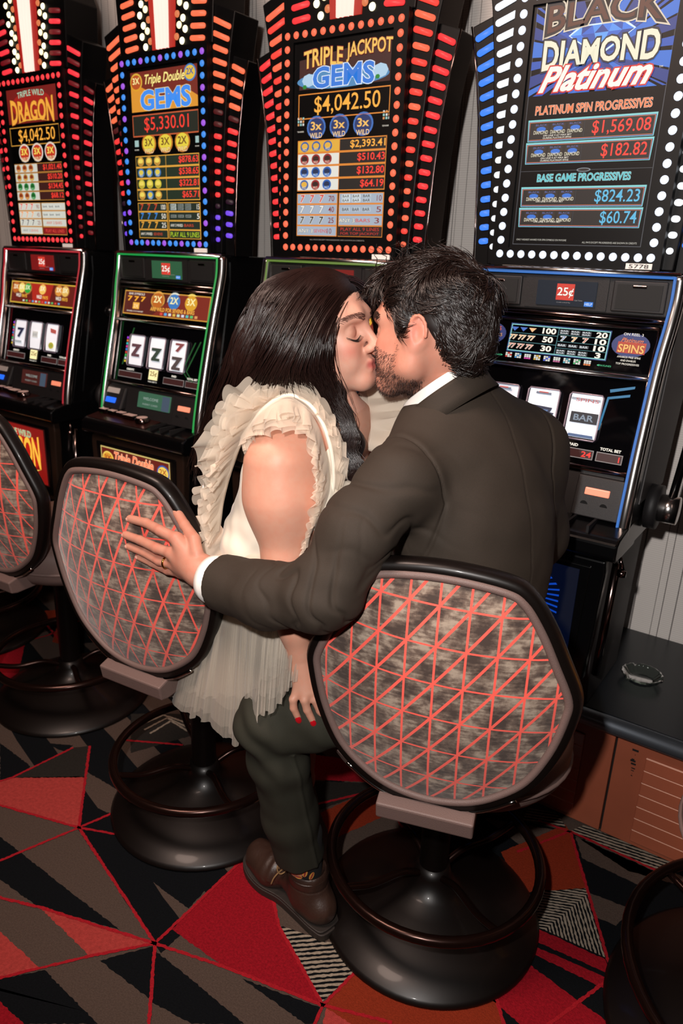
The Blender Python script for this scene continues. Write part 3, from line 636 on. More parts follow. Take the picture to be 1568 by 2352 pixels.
    # --- screen
    bm = BM(); box(bm, -.168, .168, 1.9065, 1.9085, 1.540, 2.076); ts = put('top_screen', bm, mat('topscreen_'+th['top'], (.01, .01, .01), .4, emit=th['top'], es=1))
    f = Face(ts, lambda x, z, l: P(x, 1.9062-l*.0005, z)); th['screen'](f)
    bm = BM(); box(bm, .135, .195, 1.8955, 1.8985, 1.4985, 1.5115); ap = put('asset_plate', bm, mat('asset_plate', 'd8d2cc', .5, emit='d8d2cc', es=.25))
    if th.get('num'): Face(ap, lambda x, z, l: P(x, 1.8954-l*.0004, z)).text(mat('plate_ink', '15110f', .6), th['num'], .165, 1.505, .045, .009)
    return t
LAMPS = {}
def bulb_big(bm): lathe(bm, [(0, .006), (.0065, .005), (.0098, .002), (.0105, 0)], 16); bmesh.ops.rotate(bm, cent=(0, 0, 0), matrix=Matrix.Rotation(PI/2, 3, 'X'), verts=bm.verts)
# ---- prints shared by the themes
W_ = glow('fff6e6', 1.0); RDD = glow('ff3a2c', 1.0); AMB = glow('ffb040', 1.0); BLK0 = glow('050404', 1.0); ORF = glow('e88a2c', .9)
def money(f, m, t, xr, z, h, w_): f.text(m, t, xr-w_/2, z, w_, h, bold=.015)
def badge(f, x, z, r, c0, c1, c2, t, t2=None):
    f.disc(glow(c0, .9), x, z, r, r*.9, 1); f.disc(glow(c1, .9), x, z, r*.84, r*.72, 2)
    f.text(glow(c2, 1), t, x, z+r*.12, r*1.1, r*.62, 3, bold=.02)
    if t2: f.text(glow('ffe9b0', 1), t2, x, z-r*.62, r*1.3, r*.4, 3, out=.03, om=glow('a02818', .9))
def seven(f, x, z, h, m, om=W_): f.text(m, '7', x, z, h*.75, h, 3, out=.05, om=om, bold=.02, shear=.15)
def bars(f, x, z, w_, h, n, ink, bg, txt='BAR'):
    for i in range(n):
        zz = z+(i-(n-1)/2)*h; f.rect(bg, x-w_/2, zz-h*.44, x+w_/2, zz+h*.44, 2); f.text(ink, txt, x, zz, w_*.8, h*.6, 3, bold=.01)
def pay_rows(f, rows, z0, dz, ic, lbg, rbg, num, frame_, cols=4):
    for r, (cs, amt, m) in enumerate(rows):
        z = z0-r*dz; f.rect(frame_, -.152, z-dz*.5, .160, z+dz*.5, 1); f.rect(lbg[r % len(lbg)], -.150, z-dz*.42, .0, z+dz*.42, 2); f.rect(rbg, .002, z-dz*.42, .158, z+dz*.42, 2)
        for i, c in enumerate(cs): ic(f, -.125+i*.042, z, dz*.40, c)
        money(f, m, amt, .156, z, dz*.62, .013*len(amt))
def icon(f, x, z, r, c):
    f.disc(glow(c[0], .9), x, z, r*1.15, r, 3); f.disc(glow(c[1], .9), x, z+r*.1, r*.8, r*.55, 4); f.text(glow(c[2], 1), c[3], x, z-r*.55, r*1.2, r*.5, 5)
def lower_rows(f, L, R_, z0, dz, fr, bgl, bgr):
    for r in range(4):
        z = z0-r*dz
        for k, (x0, x1) in enumerate(((-.152, .0), (.004, .160))):
            f.rect(fr, x0, z-dz*.5, x1, z+dz*.5, 1); f.rect((bgl, bgr)[k], x0+.003, z-dz*.42, x1-.003, z+dz*.42, 2)
        L[r](f, z, dz); R_[r](f, z, dz)
def reel_frame_text(f): pass
# m3 and its left neighbours: themed prints
def screen_tj(f):
    f.poly(glow('3a0c0a', .9), [(-.15, 1.955), (.16, 1.955), (.16, 2.06), (-.15, 2.03)], .5)
    f.text(glow('f4c25a', 1), 'TRIPLE', -.065, 2.028, .135, .042, 4, .05, glow('8a1c14', .9), arc=.006, bold=.02); f.text(glow('f4c25a', 1), 'JACKPOT', .09, 2.034, .148, .044, 4, .05, glow('8a1c14', .9), arc=.004, bold=.02)
    f.disc(glow('5aa0d8', .7), .0, 1.975, .158, .024, 1, 30); f.disc(glow('b8d8f0', .9), -.115, 1.978, .025, .017, 1.5, 8); f.disc(glow('b8d8f0', .9), .128, 1.982, .026, .018, 1.5, 8)
    for q in ((-.13, 1.962), (.12, 1.968)): f.disc(glow('1a8a30', .9), q[0], q[1], .008, .006, 1.7, 6)
    f.text(glow('2f78d8', 1), 'GEMS', .005, 1.98, .205, .050, 4, .06, glow('e8f2ff', .95), bold=.03, arc=.003)
    f.frame(ORF, -.152, 1.878, .164, 1.944, .003, 1); f.text(AMB, '$4,042.50', .02, 1.911, .225, .048, 3, bold=.005)
    for i in range(3): badge(f, -.085+i*.082, 1.855, .034, '3a70c0', '14306a', 'f8c060', '3x', 'WILD')
    for x in (-.142, .155): 
        for a in range(3):
            for b_ in range(3): f.rect(glow(('e8a060', 'a0d8d0', 'f0ece8')[(a+b_) % 3], .8), x-.012+a*.009, 1.862+b_*.008, x-.006+a*.009, 1.868+b_*.008, 1)
        f.text(W_, 'TOP AWARD', x, 1.846, .024, .004)
    g3 = ('3060a8', 'f0b840', 'ffe8b0', 'WILD'); rr = ('a01c20', '30100c', 'ffd8c0', 'WILD'); bb = ('1c60b8', '0c2850', 'd8ecff', 'WILD')
    wb = glow('e8e6dc', .95); yb = glow('e8b03a', .95)
    pay_rows(f, [([g3]*3, '$2,393.41', AMB), ([rr]*3, '$510.43', RDD), ([bb]*3, '$132.80', RDD), ([g3, rr, bb], '$64.19', RDD)], 1.805, .0345, icon, [yb, wb, wb, wb], glow('0c0806', .8), None, ORF)
    sl = glow('a8b4c4', .95); ink = glow('8a1414', .9); dkk = glow('141414', .9)
    def sv(col, n): 
        def g(f, z, dz):
            for i in range(3): seven(f, -.13+i*.036, z, dz*.66, glow(col, .95), W_ if col != 'f4f0ea' else glow('404854', .9))
            f.text(ink, n, -.022, z, .02, dz*.5, 3, bold=.01)
        return g
    def any_(a, b_, n, x): 
        def g(f, z, dz): f.text(W_, a, x+.035, z, .055, dz*.36, 3, .04, dkk); f.text(glow('d83020', .95), b_, x+.092, z, .05, dz*.32, 3); f.text(ink, n, x+(.125 if x < 0 else .14), z, .016, dz*.5, 3)
        return g
    def br(k, n):
        def g(f, z, dz):
            for i in range(3): bars(f, .03+i*.036, z, .030, dz*(.38 if k == 2 else .45), k, dkk, glow('e8f0f0', .95))
            f.text(ink, n, .145, z, .016, dz*.5, 3)
        return g
    lower_rows(f, [sv('d82820', '70'), sv('f4f0ea', '40'), sv('101612', '25'), any_('ANY 3', 'SEVENS', '10', -.152)], [br(2, '10'), br(1, '5'), any_('ANY 3', 'BARS', '3', .0), lambda f, z, dz: (f.rect(glow('140606', .9), .005, z-dz*.45, .159, z+dz*.45, 3), f.text(glow('c83028', .95), 'PLAY ALL 9 LINES', .082, z+.006, .135, .009, 4), f.text(glow('c83028', .95), 'FOR TOP JACKPOT', .082, z-.007, .135, .009, 4))], 1.663, .030, ORF, sl, sl)
    f.text(glow('b0a8a0', .7), 'ALL PAYS EXCEPT PROGRESSIVES ARE SHOWN IN CREDITS', 0, 1.548, .2, .0035)
def screen_td(f):
    f.rect(glow('7a2010', .9), -.158, 1.945, .162, 2.065, .5); f.poly(glow('e89a2c', .9), [(-.158, 1.945), (.162, 1.945), (.162, 1.975), (.09, 2.01), (.02, 1.98), (-.06, 2.0), (-.158, 2.04)], 1)
    f.text(glow('ffe88a', 1), 'Triple Double', .01, 2.035, .19, .036, 4, .04, glow('5a0c08', .9), shear=.3, bold=.02)
    f.text(glow('3a8cf0', 1), 'GEMS', .01, 1.978, .235, .056, 4, .06, glow('f4e2a0', .95), bold=.04)
    badge(f, -.13, 2.035, .030, 'e8b83a', 'c05018', 'fff0a0', '3X', None); badge(f, .128, 2.043, .028, '3a80c8', 'f0c840', '1a50a0', '2X', None)
    f.rect(glow('c85a30', .9), -.158, 1.868, .164, 1.936, 1); f.rect(glow('0c1a0e', .9), -.154, 1.872, .160, 1.932, 2); f.text(RDD, '$5,330.01', .01, 1.903, .215, .046, 3)
    for i in range(3): badge(f, -.08+i*.082, 1.845, .036, 'c87820', 'f0d840', '6a3a10', ('3X', '3X', '2X')[i], 'WILD')
    for x in (-.142, .155): f.rect(glow('b8dcd8', .7), x-.01, 1.838, x+.01, 1.858, 1); f.text(W_, 'TOP AWARD', x, 1.828, .022, .004)
    g1 = ('d8a040', 'f8e060', '804010', 'WILD'); b1 = ('3a78b8', 'e8d050', 'fff0b0', 'WILD'); gb = glow('0c2814', .9)
    pay_rows(f, [([g1]*3, '$878.63', RDD), ([b1]*3, '$538.65', RDD), ([('d8c83a',)+g1[1:]]*3, '$322.81', RDD), ([g1, b1, g1], '$65.71', RDD)], 1.79, .036, icon, [gb], gb, None, glow('e8a83a', .9))
    def row(col, n):
        def g(f, z, dz):
            for i in range(3): seven(f, -.13+i*.036, z, dz*.7, glow(col, .95), glow('3a1408', .9))
            f.text(W_, n, -.02, z, .022, dz*.55, 3)
        return g
    def rb(k, n):
        def g(f, z, dz):
            for i in range(3): bars(f, .03+i*.036, z, .028, dz*.36, k, glow('1a1a18', .9), glow('e0e8e0', .95))
            f.text(W_, n, .15, z, .012, dz*.55, 3)
        return g
    def an(a, b_, x): return lambda f, z, dz: (f.text(W_, a, x+.04, z, .06, dz*.3, 3), f.text(glow('d84830', .9), b_, x+.1, z, .045, dz*.3, 3))
    lower_rows(f, [row('c84828', '100'), row('2f88d8', '50'), row('e8a83a', '25'), an('ANY 3 MIXED', 'SEVENS', -.152)], [rb(2, '15'), rb(1, '5'), an('ANY 3 MIXED', 'BARS', .004), lambda f, z, dz: f.text(glow('b8d820', 1), 'PLAY ALL 9 LINES', .083, z, .14, dz*.55, 4)], 1.643, .0295, glow('e8a83a', .9), glow('0c2418', .9), glow('0c2418', .9))
def screen_dr(f):
    f.rect(glow('7a1410', .9), -.16, 1.95, .16, 2.07, .5); f.disc(glow('a81c14', .9), 0, 2.01, .13, .05, .8)
    f.text(glow('c8e8c8', .95), 'TRIPLE WILD', 0, 2.046, .17, .02, 4, .03, glow('1a3a1a', .9), arc=.006); f.text(glow('f4a83a', 1), 'DRAGON', 0, 1.99, .27, .062, 4, .05, glow('7a2808', .9), bold=.03, grow=.35)
    f.poly(glow('e8a83a', .95), [(-.10, 1.950), (-.05, 1.957), (.05, 1.957), (.10, 1.950), (.05, 1.962), (-.05, 1.962)], 4)
    f.frame(glow('d89a3a', .9), -.16, 1.872, .16, 1.938, .003, 1); f.text(AMB, '$4,042.50', .015, 1.904, .235, .05, 3)
    for i in range(3): badge(f, -.075+i*.085, 1.845, .037, 'e8dcd0', 'c83018', 'f8e060', '3X', 'WILD')
    wb = glow('d8d8cc', .9); d1 = ('c87a30', '8a3010', 'ffd080', 'WILD'); gr = ('18883a', '0c5a20', 'b0e8b0', 'WILD')
    pay_rows(f, [([d1]*3, '$1,021.40', RDD), ([('c89a40',)+d1[1:]]*3, '$510.20', RDD), ([gr]*3, '$134.45', RDD), ([d1, d1, gr], '$68.12', RDD)], 1.79, .034, icon, [wb], glow('3a100c', .9), None, glow('b07830', .9))
    def row(col, n):
        def g(f, z, dz):
            for i in range(3): seven(f, -.13+i*.036, z, dz*.7, glow(col, .95), W_)
            f.text(glow('8a1414', .9), n, -.02, z, .018, dz*.5, 3)
        return g
    rb = lambda f, z, dz: [bars(f, .03+i*.04, z, .036, dz*.4, 1, glow('303030', .9), glow('f0f4f0', .9)) for i in range(3)]
    lower_rows(f, [row('e02818', '90'), row('e88a30', '45'), row('181c30', '25'), lambda f, z, dz: (f.text(glow('606060', .9), 'ANY 3', -.11, z, .05, dz*.3, 3), f.text(glow('d83020', .9), 'SEVENS', -.055, z, .05, dz*.3, 3))], [rb, rb, lambda f, z, dz: f.text(glow('d83020', .9), 'ANY 3 BARS', .08, z, .1, dz*.35, 3), lambda f, z, dz: (f.rect(glow('8a1014', .9), .006, z-dz*.42, .158, z+dz*.42, 3), f.text(glow('f05040', .9), 'PLAY ALL LINES', .082, z, .12, dz*.4, 4))], 1.648, .030, glow('c88a3a', .9), wb, wb)
def screen_bd(f):
    # blue burst behind the title
    for i in range(36):
        a = i*PI/18+.05; da = .045+.02*((i*7) % 3); c = ('1f5cc8', '123c92', '2f7ce8')[i % 3]
        pts = [(0.0, 1.96)]+[(max(-.160, min(.160, math.cos(a+s*da)*.30)), max(1.885, min(2.07, 1.96+math.sin(a+s*da)*.20))) for s in (-1, 1)]
        if abs(pts[1][0]-pts[2][0])+abs(pts[1][1]-pts[2][1]) > .004: f.poly(glow(c, .8), pts, 1+.01*(i % 3))
    f.disc(glow('1a4ca8', .7), 0, 1.97, .125, .07, .9, 40)
    f.frame(glow('585c64', .6), -.160, 1.548, .160, 2.070, .0016, .8)
    cream = glow('f4ecd0', 1.0); dark = glow('1a0f0c', .9); lb = glow('7ab4f4', .95)
    f.text(glow('0a0c14', 1), 'BLACK', .0, 2.043, .262, .052, 5, .085, glow('e8d8c0', .9), bold=.05, arc=.008, grow=.25)
    f.text(glow('5a2a18', .9), 'BLACK', .0, 2.041, .255, .044, 5.6, bold=.01, arc=.008, grow=.25)
    # cut diamond
    f.poly(glow('d8eeff', 1), [(-.076, 2.004), (-.05, 2.022), (.05, 2.022), (.076, 2.004), (.006, 1.958), (-.006, 1.958)], 2.4)
    xs = [-.072, -.046, -.016, .016, .046, .072]; tops = [(-.046, 2.019), (-.022, 2.019), (.0, 2.019), (.022, 2.019), (.046, 2.019)]
    cs = ['2f7ce8', '1450b0', '5aa4f8', '1f64d0', '0f3c90', '4a94f0']
    for i in range(5):
        f.poly(glow(cs[i], .95), [(xs[i], 2.003), (xs[i+1], 2.003), (0, 1.960)], 2.8)
        f.poly(glow(cs[(i+2) % 6], 1), [(xs[i], 2.003), tops[min(i, 4)], (xs[i+1], 2.003)], 3)
        if i < 4: f.poly(glow(cs[(i+4) % 6], .95), [tops[i], tops[i+1], (xs[i+1], 2.003)], 3)
    f.text(cream, 'DIAMOND', .0, 1.968, .262, .046, 5, .085, glow('0a1428', 1), bold=.03, grow=.30)
    f.text(glow('f4f4ea', 1), 'Platinum', -.004, 1.917, .255, .050, 7, .07, glow('d82c24', 1), bold=.03, shear=.45)
    f.text(W_, 'TM', .142, 1.922, .008, .004)
    f.text(glow('f08050', 1), 'PLATINUM SPIN PROGRESSIVES', .0, 1.853, .272, .0185, 4, .045, glow('f0e8dc', 1), bold=.03)
    f.text(glow('58c0c8', 1), 'BASE GAME PROGRESSIVES', .0, 1.703, .225, .0165, 4, .045, glow('dcf4f0', 1), bold=.03)
    teal = glow('8ad8d8', .95); inner = glow('100c0c', .9); bl = glow('3a6ab0', .8); og = glow('d87a4a', .8)
    for z1, z0, m, t, w2 in ((1.833, 1.785, RDD, '$1,569.08', .132), (1.783, 1.735, RDD, '$182.82', .104), (1.683, 1.637, glow('5ab8e0', 1), '$824.23', .104), (1.635, 1.590, glow('5ab8e0', 1), '$60.74', .085)):
        f.poly(teal, [(-.152, z1), (.152, z1), (.149, z0), (-.149, z0)], 1.2); f.poly(bl, [(-.1495, z1-.004), (.1495, z1-.004), (.1475, z0+.001), (-.1475, z0+.001)], 1.6)
        f.poly(og, [(-.148, z1-.005), (.148, z1-.005), (.1462, z0+.003), (-.1462, z0+.003)], 1.8); f.rect(inner, -.146, z0+.0045, .146, z1-.0065, 2); f.rect(glow('38404c', .7), -.012, z0+.006, -.0112, z1-.008, 2.4)
        f.text(m, t, .140-w2/2, (z0+z1)/2-.001, w2, .031, 3, bold=.006)
        for i in range(3):
            x = -.117+i*.042; f.rect(glow('2c2018', .8), x-.018, z1-.029, x+.018, z1-.010, 2.4); f.disc(glow('2f74d8', .95), x, z1-.021, .012, .0055, 3, 10); f.text(cream, 'DIAMOND', x, z1-.028, .036, .008, 4)
            f.text(glow('6a7ac0', .8), 'BLACK', x, z1-.012, .028, .004, 4)
        f.text(W_, 'ON LINE 9 AT MAX BET', -.075, z0+.0125 if 'z' else 0, .07, .0038, 3)
        if z0 > 1.7: f.text(W_, 'DURING PLATINUM SPINS', -.075, z0+.0072, .07, .0036, 3)
    f.rect(glow('585c64', .6), -.158, 1.7185, .158, 1.7195, 1); f.disc(glow('9aa4ac', .7), 0, 1.719, .017, .0045, 2, 16); f.disc(inner, 0, 1.719, .014, .003, 2.4, 16)
    f.text(glow('d8d4c8', .8), 'ONLY HIGHEST AWARD FOR SPIN SYMBOLS ON PAYLINE', -.085, 1.560, .13, .0042); f.text(glow('d8d4c8', .8), 'ALL PAYS EXCEPT PROGRESSIVES ARE SHOWN IN CREDITS', .085, 1.556, .13, .0042)
def pay_bd(f):
    teal = glow('8ad8d8', .9); f.frame(teal, -.128, 1.285, .128, 1.352, .0022, 1); f.frame(glow('2a5aa8', .8), -.130, 1.283, .130, 1.354, .0012, .8)
    ln_ = glow('3a8890', .8); f.rect(ln_, -.002, 1.287, -.0005, 1.350, 1)
    for z in (1.330, 1.308): f.rect(ln_, -.126, z, -.002, z+.0012, 1)
    for z in (1.334, 1.318, 1.302): f.rect(ln_, 0, z, .126, z+.001, 1)
    for r, (z, n) in enumerate(((1.341, '100'), (1.320, '50'), (1.298, '30'))):
        for i in range(3):
            c = (('3a70c8', '3a70c8', 'ffc890'), ('e8a040',)*3, ('d84a30',)*3)[r][i]
            if r == 0: f.poly(glow(c, .9), [(-.118+i*.024-.010, z+.004), (-.118+i*.024+.010, z+.004), (-.118+i*.024, z-.006)], 2)
            else: f.text(glow(c, .95), '77' if r else '7', -.118+i*.024, z, .019, .011, 3, .05, W_, shear=.2)
        f.text(W_, n, -.025, z, .034 if r == 0 else .026, .013, 3, bold=.03)
    for r, (z, n) in enumerate(((1.342, '20'), (1.326, '10'), (1.310, '10'), (1.294, '3'))):
        for i in range(3): bars(f, .014+i*.028, z, .024, .0055 if r in (0, 3) else .008, 2 if r in (0, 3) else 1, glow('e8f0f4', .9), glow('18303c', .8)) if r != 1 else f.text(glow(('5a8ac8', 'e8a040', 'd84a30')[i], .9), '7', .014+i*.028, z, .012, .011, 3, .05, W_)
        f.text(W_, n, .108, z, .026 if len(n) > 1 else .012, .012, 3, bold=.03)
    for i in range(9):
        x = -.13+i*.026; c = ('d83a30', '3a9ad8', 'd83aa8', 'e8b83a', '3a5ad8', 'c86a9a', '3aa8b8', '3ab86a', 'e8803a')[i]
        for a in range(3):
            for b_ in range(3): f.rect(glow(c if (a*(i+1)+b_) % 3 == 0 else 'e8e8e0', .9), x+a*.006, 1.268+b_*.0042, x+a*.006+.005, 1.2715+b_*.0042, 1)
    f.text(glow('3ac88a', .9), '◄PAYLINES', .128, 1.272, .035, .005); f.text(glow('3ac88a', .9), 'PAYLINES►', -.155, 1.272, .035, .005)
    f.disc(glow('0c3a8a', .6), .18, 1.325, .045, .028, .6, 24); f.disc(glow('0c3a8a', .6), -.185, 1.325, .045, .028, .6, 24)
    f.text(W_, 'ON REEL 3', .182, 1.350, .046, .006, 3); f.rect(glow('c83a20', .9), .150, 1.306, .216, 1.332, 2); f.text(glow('ffb860', 1), 'SPINS', .183, 1.317, .060, .018, 4, .05, glow('7a1408', .9), bold=.02); f.text(glow('f08860', 1), 'Platinum', .182, 1.336, .052, .010, 4, .04, glow('7a1408', .9), shear=.4)
    for i, s in enumerate(('AWARDS FREE SPINS', 'AND ENABLES', 'TOP PROGRESSIVES')): f.text(W_, s, .182, 1.297-i*.008, .055 if i != 1 else .036, .0045, 3)
    f.text(glow('f06030', .95), '3x WINS', -.185, 1.338, .06, .010, 3); f.text(glow('f0a848', .95), 'MULTIPLIERS', -.185, 1.322, .07, .008, 3); f.text(W_, 'WINNING', -.185, 1.300, .05, .005); f.text(W_, 'COMBINATIONS', -.185, 1.292, .05, .005)
def pay_warm(f):
    f.rect(glow('d89a3a', .9), -.222, 1.272, .222, 1.356, .6); f.rect(glow('5a1208', .9), -.218, 1.276, .218, 1.352, 1)
    f.poly(glow('8a2410', .8), [(-.06, 1.276), (.218, 1.276), (.218, 1.352), (.05, 1.352)], 1.3)
    for i, (c0, c1, t) in enumerate((('f0b050', 'c86818', '2X'), ('e8e8d8', '3a80c8', '2X'), ('ffe070', 'e8a828', '3X'))): badge(f, -.04+i*.085, 1.328, .036, c0, c1, 'fff4b0', t, None)
    f.text(glow('ffb848', 1), 'ARE WILD FOR SEVENS & BARS', .04, 1.298, .225, .013, 3, .05, glow('6a1808', .9), bold=.02)
    f.text(W_, 'BAR SYMBOLS', -.155, 1.345, .085, .008); 
    for i in range(3): f.text(glow('ffb030', 1), '7', -.19+i*.036, 1.328, .022, .016, 3, bold=.03)
    f.rect(glow('ffb848', .9), -.17, 1.292, -.135, 1.315, 2); f.text(glow('fff0c0', 1), '2X', -.152, 1.303, .025, .012, 3)
    f.text(W_, 'ON LINES 1-9 AT MAX BET', -.155, 1.284, .09, .005)
    for i in range(9): f.rect(glow(('e84a40', '5ab0e8', 'e8e8e0', 'e8c04a', 'c8e8d0', 'e0e0f0', '5ac8c0', '60c870', 'e8a060')[i], .9), -.02+i*.022, 1.279, -.006+i*.022, 1.288, 2)
def pay_dragon(f):
    f.rect(glow('d8b03a', .9), -.222, 1.268, .222, 1.356, .6); f.rect(glow('6a1408', .9), -.216, 1.273, .216, 1.351, 1); f.poly(glow('c02818', .8), [(-.06, 1.273), (.05, 1.273), (.07, 1.351), (-.08, 1.351)], 1.3)
    for x, n, cs in ((-.145, 3, ('c86818', 'ffe070', '2aa83a')), (0, 1, ('ffc860',)), (.13, 2, ('e89a40', 'f0c060'))):
        for i in range(n): badge(f, x+(i-(n-1)/2)*.042, 1.330, .028, 'f0a050', cs[i], 'fff8d0', '3X', None)
        f.text(W_, 'WILD', x-.018, 1.300, .035, .013, 3, bold=.02); f.text(glow('ffc040', 1), 'PAYS', x+.024, 1.299, .035, .012, 3, bold=.02)
    for i in range(12): f.rect(glow(('e8e8e0', '5ac870', 'e84a40', '5ab0e8')[i % 4], .9), -.13+i*.022, 1.277, -.118+i*.022, 1.284, 2)
def meters(paid, bet, lit25):
    def g(f):
        fr = glow('b8aca8', .55); box_ = glow('3a0608', .8)
        for x0, x1, t in ((-.20, -.075, 'CREDITS'), (.045, .147, 'PAID'), (.158, .218, 'TOTAL BET')):
            f.rect(fr, x0-.002, 1.046, x1+.002, 1.069, 1); f.rect(box_, x0, 1.048, x1, 1.067, 2); f.text(W_, t, (x0+x1)/2, 1.077, .009*len(t)*.62, .0065, 3, bold=.03)
        if paid: f.text(glow('ff3028', 1.3), paid, .132, 1.0575, .024, .013, 4, bold=.01)
        if bet: f.text(glow('ff3028', 1.3), bet, .212, 1.0575, .0024, .013, 4)
        if lit25: f.rect(glow('fff0b0', 1.1), -.035, 1.052, .012, 1.092, 2); f.text(glow('8a6a20', .9), '25¢', -.011, 1.072, .036, .02, 3, bold=.02); f.text(W_, 'MAX BET 9', -.011, 1.045, .045, .005, 3)
        for i in range(9): f.rect(glow(('e8c83a', 'd8d8e0', '3ac85a', 'e83a3a', '3a8ae8', 'e83aa8', '3ac8c8', 'e8803a', 'a83ae8')[i], .9), -.178, 1.10+i*.0105, -.169, 1.1075+i*.0105, 2)
    return g
def reel_bd(f, i):
    navy = glow('2a3350', .8)
    if i == 2:
        f.rect(glow('c8ccd8', .7), -.036, 1.186, .036, 1.192, 1); f.text(glow('e05a50', .8), 'SPINS', .004, 1.187, .056, .008, 2); f.rect(glow('20242e', .9), -.030, 1.132, .038, 1.158, 1); f.text(glow('8a98a8', .9), 'BAR', .003, 1.145, .048, .014, 2, bold=.02)
        f.poly(glow('5a74a0', .8), [(-.026, 1.105), (.034, 1.105), (.036, 1.098), (-.030, 1.098)], 1)
    else:
        f.rect(glow('8a8fa0', .8), -.02, 1.188, .02, 1.194, 1); f.rect(glow('e05a50', .8), -.012, 1.192, .012, 1.195, 2)
        for dx, dz in ((-.004, .006), (.002, -.006)): f.poly(navy, [(-.03+dx, 1.155+dz), (.034+dx, 1.152+dz), (.030+dx, 1.142+dz), (.012+dx, 1.118+dz), (.0+dx, 1.118+dz), (.008+dx, 1.140+dz), (-.03+dx, 1.143+dz)], 1+dz*10)
        f.text(glow('6a86b8', .8), '77', .004, 1.142, .034, .02, 2.4, shear=.2)
def reel_tj(f, i):
    c = ('6a4048', '3a4a3c', '5a4a48')[i]; zz = (1.15, 1.145, 1.125)[i]
    f.text(glow(c, .8), '7', .002, zz, .04, .036, 1, bold=.06); f.rect(glow(c, .8), -.02, zz-.024, .024, zz-.014, 1.4)
    if i == 2: f.text(glow('9a4a4a', .8), '7', .008, 1.178, .036, .026, 1, bold=.05)
def reel_dr(f, i):
    if i == 0: f.text(glow('2a2c48', .9), '7', .006, 1.152, .036, .034, 1, bold=.06); f.rect(glow('c8ccd0', .7), -.03, 1.11, .02, 1.12, 1)
    elif i == 1: f.rect(glow('e8e0d8', .8), -.018, 1.14, .02, 1.165, 1); f.text(glow('9a9a98', .8), 'BAR', .0, 1.152, .03, .012, 2)
    else: f.poly(glow('c85a50', .85), [(-.01, 1.185), (.03, 1.18), (.03, 1.165), (-.005, 1.168)], 1); f.disc(glow('c8b83a', .85), .006, 1.118, .018, .013, 1, 10); f.text(glow('3a8a4a', .8), '3X', .006, 1.118, .02, .012, 2)
def belly_bd(f):
    for i in range(30):
        a = PI+ (i-15)*.105; c = ('2f8cff', '0f3ca0')[i % 2]
        f.poly(glow(c, .9), [(.02, .70), (max(-.183, .02+math.cos(a)*.2), max(.562, min(.798, .70+math.sin(a)*.12))), (max(-.183, .02+math.cos(a+.06)*.2), max(.562, min(.798, .70+math.sin(a+.06)*.12)))], 1+.02*(i % 2))
    f.disc(glow('0f48d0', .9), .0, .70, .115, .085, 1.1, 30); f.disc(glow('2f9cff', 1.3), -.01, .715, .07, .055, 1.5, 30)
    for i in range(16): 
        a = (i-8)*.16; f.poly(glow('0f48c0', .8), [(.0, .70), (min(.15, .16*math.cos(a)), .70+.10*math.sin(a)), (min(.15, .16*math.cos(a+.05)), .70+.10*math.sin(a+.05))], 1.8)
def belly_td(f):
    f.rect(glow('d8c070', .9), -.185, .56, .19, .80, .4); f.rect(glow('6a1408', .95), -.180, .565, .185, .795, .8); f.poly(glow('f0802c', .95), [(-.18, .565), (.185, .565), (.185, .65), (.12, .62), (.05, .70), (-.03, .64), (-.1, .68), (-.18, .62)], 1)
    f.text(glow('ff7048', 1.3), 'Triple Double', .0, .765, .21, .045, 4, .05, glow('fff0c0', 1.2), shear=.3, bold=.03); f.text(glow('3a6ad8', 1.2), 'GEMS', .0, .69, .25, .075, 4, .06, glow('fff4e0', 1.3), bold=.03)
    badge(f, -.145, .755, .032, 'ffd860', 'e8a030', 'a03010', '3X', None); badge(f, .155, .755, .032, '2f5ab0', 'ffd860', 'b04018', '2X', None)
def belly_dr(f):
    f.rect(glow('8a0c08', .95), -.183, .565, .187, .797, .8); f.disc(glow('c01810', .95), 0, .69, .16, .09, 1, 24)
    f.text(glow('3a9a5a', 1), 'TRIPLE WILD', 0, .765, .2, .025, 4, .04, glow('f0f0c8', 1)); f.text(glow('ffb43c', 1.2), 'DRAGON', 0, .695, .30, .10, 4, .05, glow('7a1c08', .9), bold=.03, grow=.3)
    f.poly(glow('ffd860', 1.2), [(-.15, .625), (-.08, .612), (.08, .612), (.15, .625), (.08, .602), (-.08, .602)], 4)
def bar_red(k, z, j): return ('ff3440', 1.1) if (j+k) % 2 == 0 else ('8a0f1c', .6)
def bar_mix(k, z, j):
    if z > 1.93 or k == 2: return ('ff7048', 1.1) 
    if z > 1.87: return ('6a1218', .5)
    if z > 1.66: return ('ff3838', 1.1)
    return ('7a4cf0', 1.0) if z < 1.63 else ('3a0c30', .4)
def bar_tj(k, z, j): return ('ff3438', 1.1) if k else (('ff6a48', 1.1) if j % 2 == 0 else ('ff4438', 1.0))
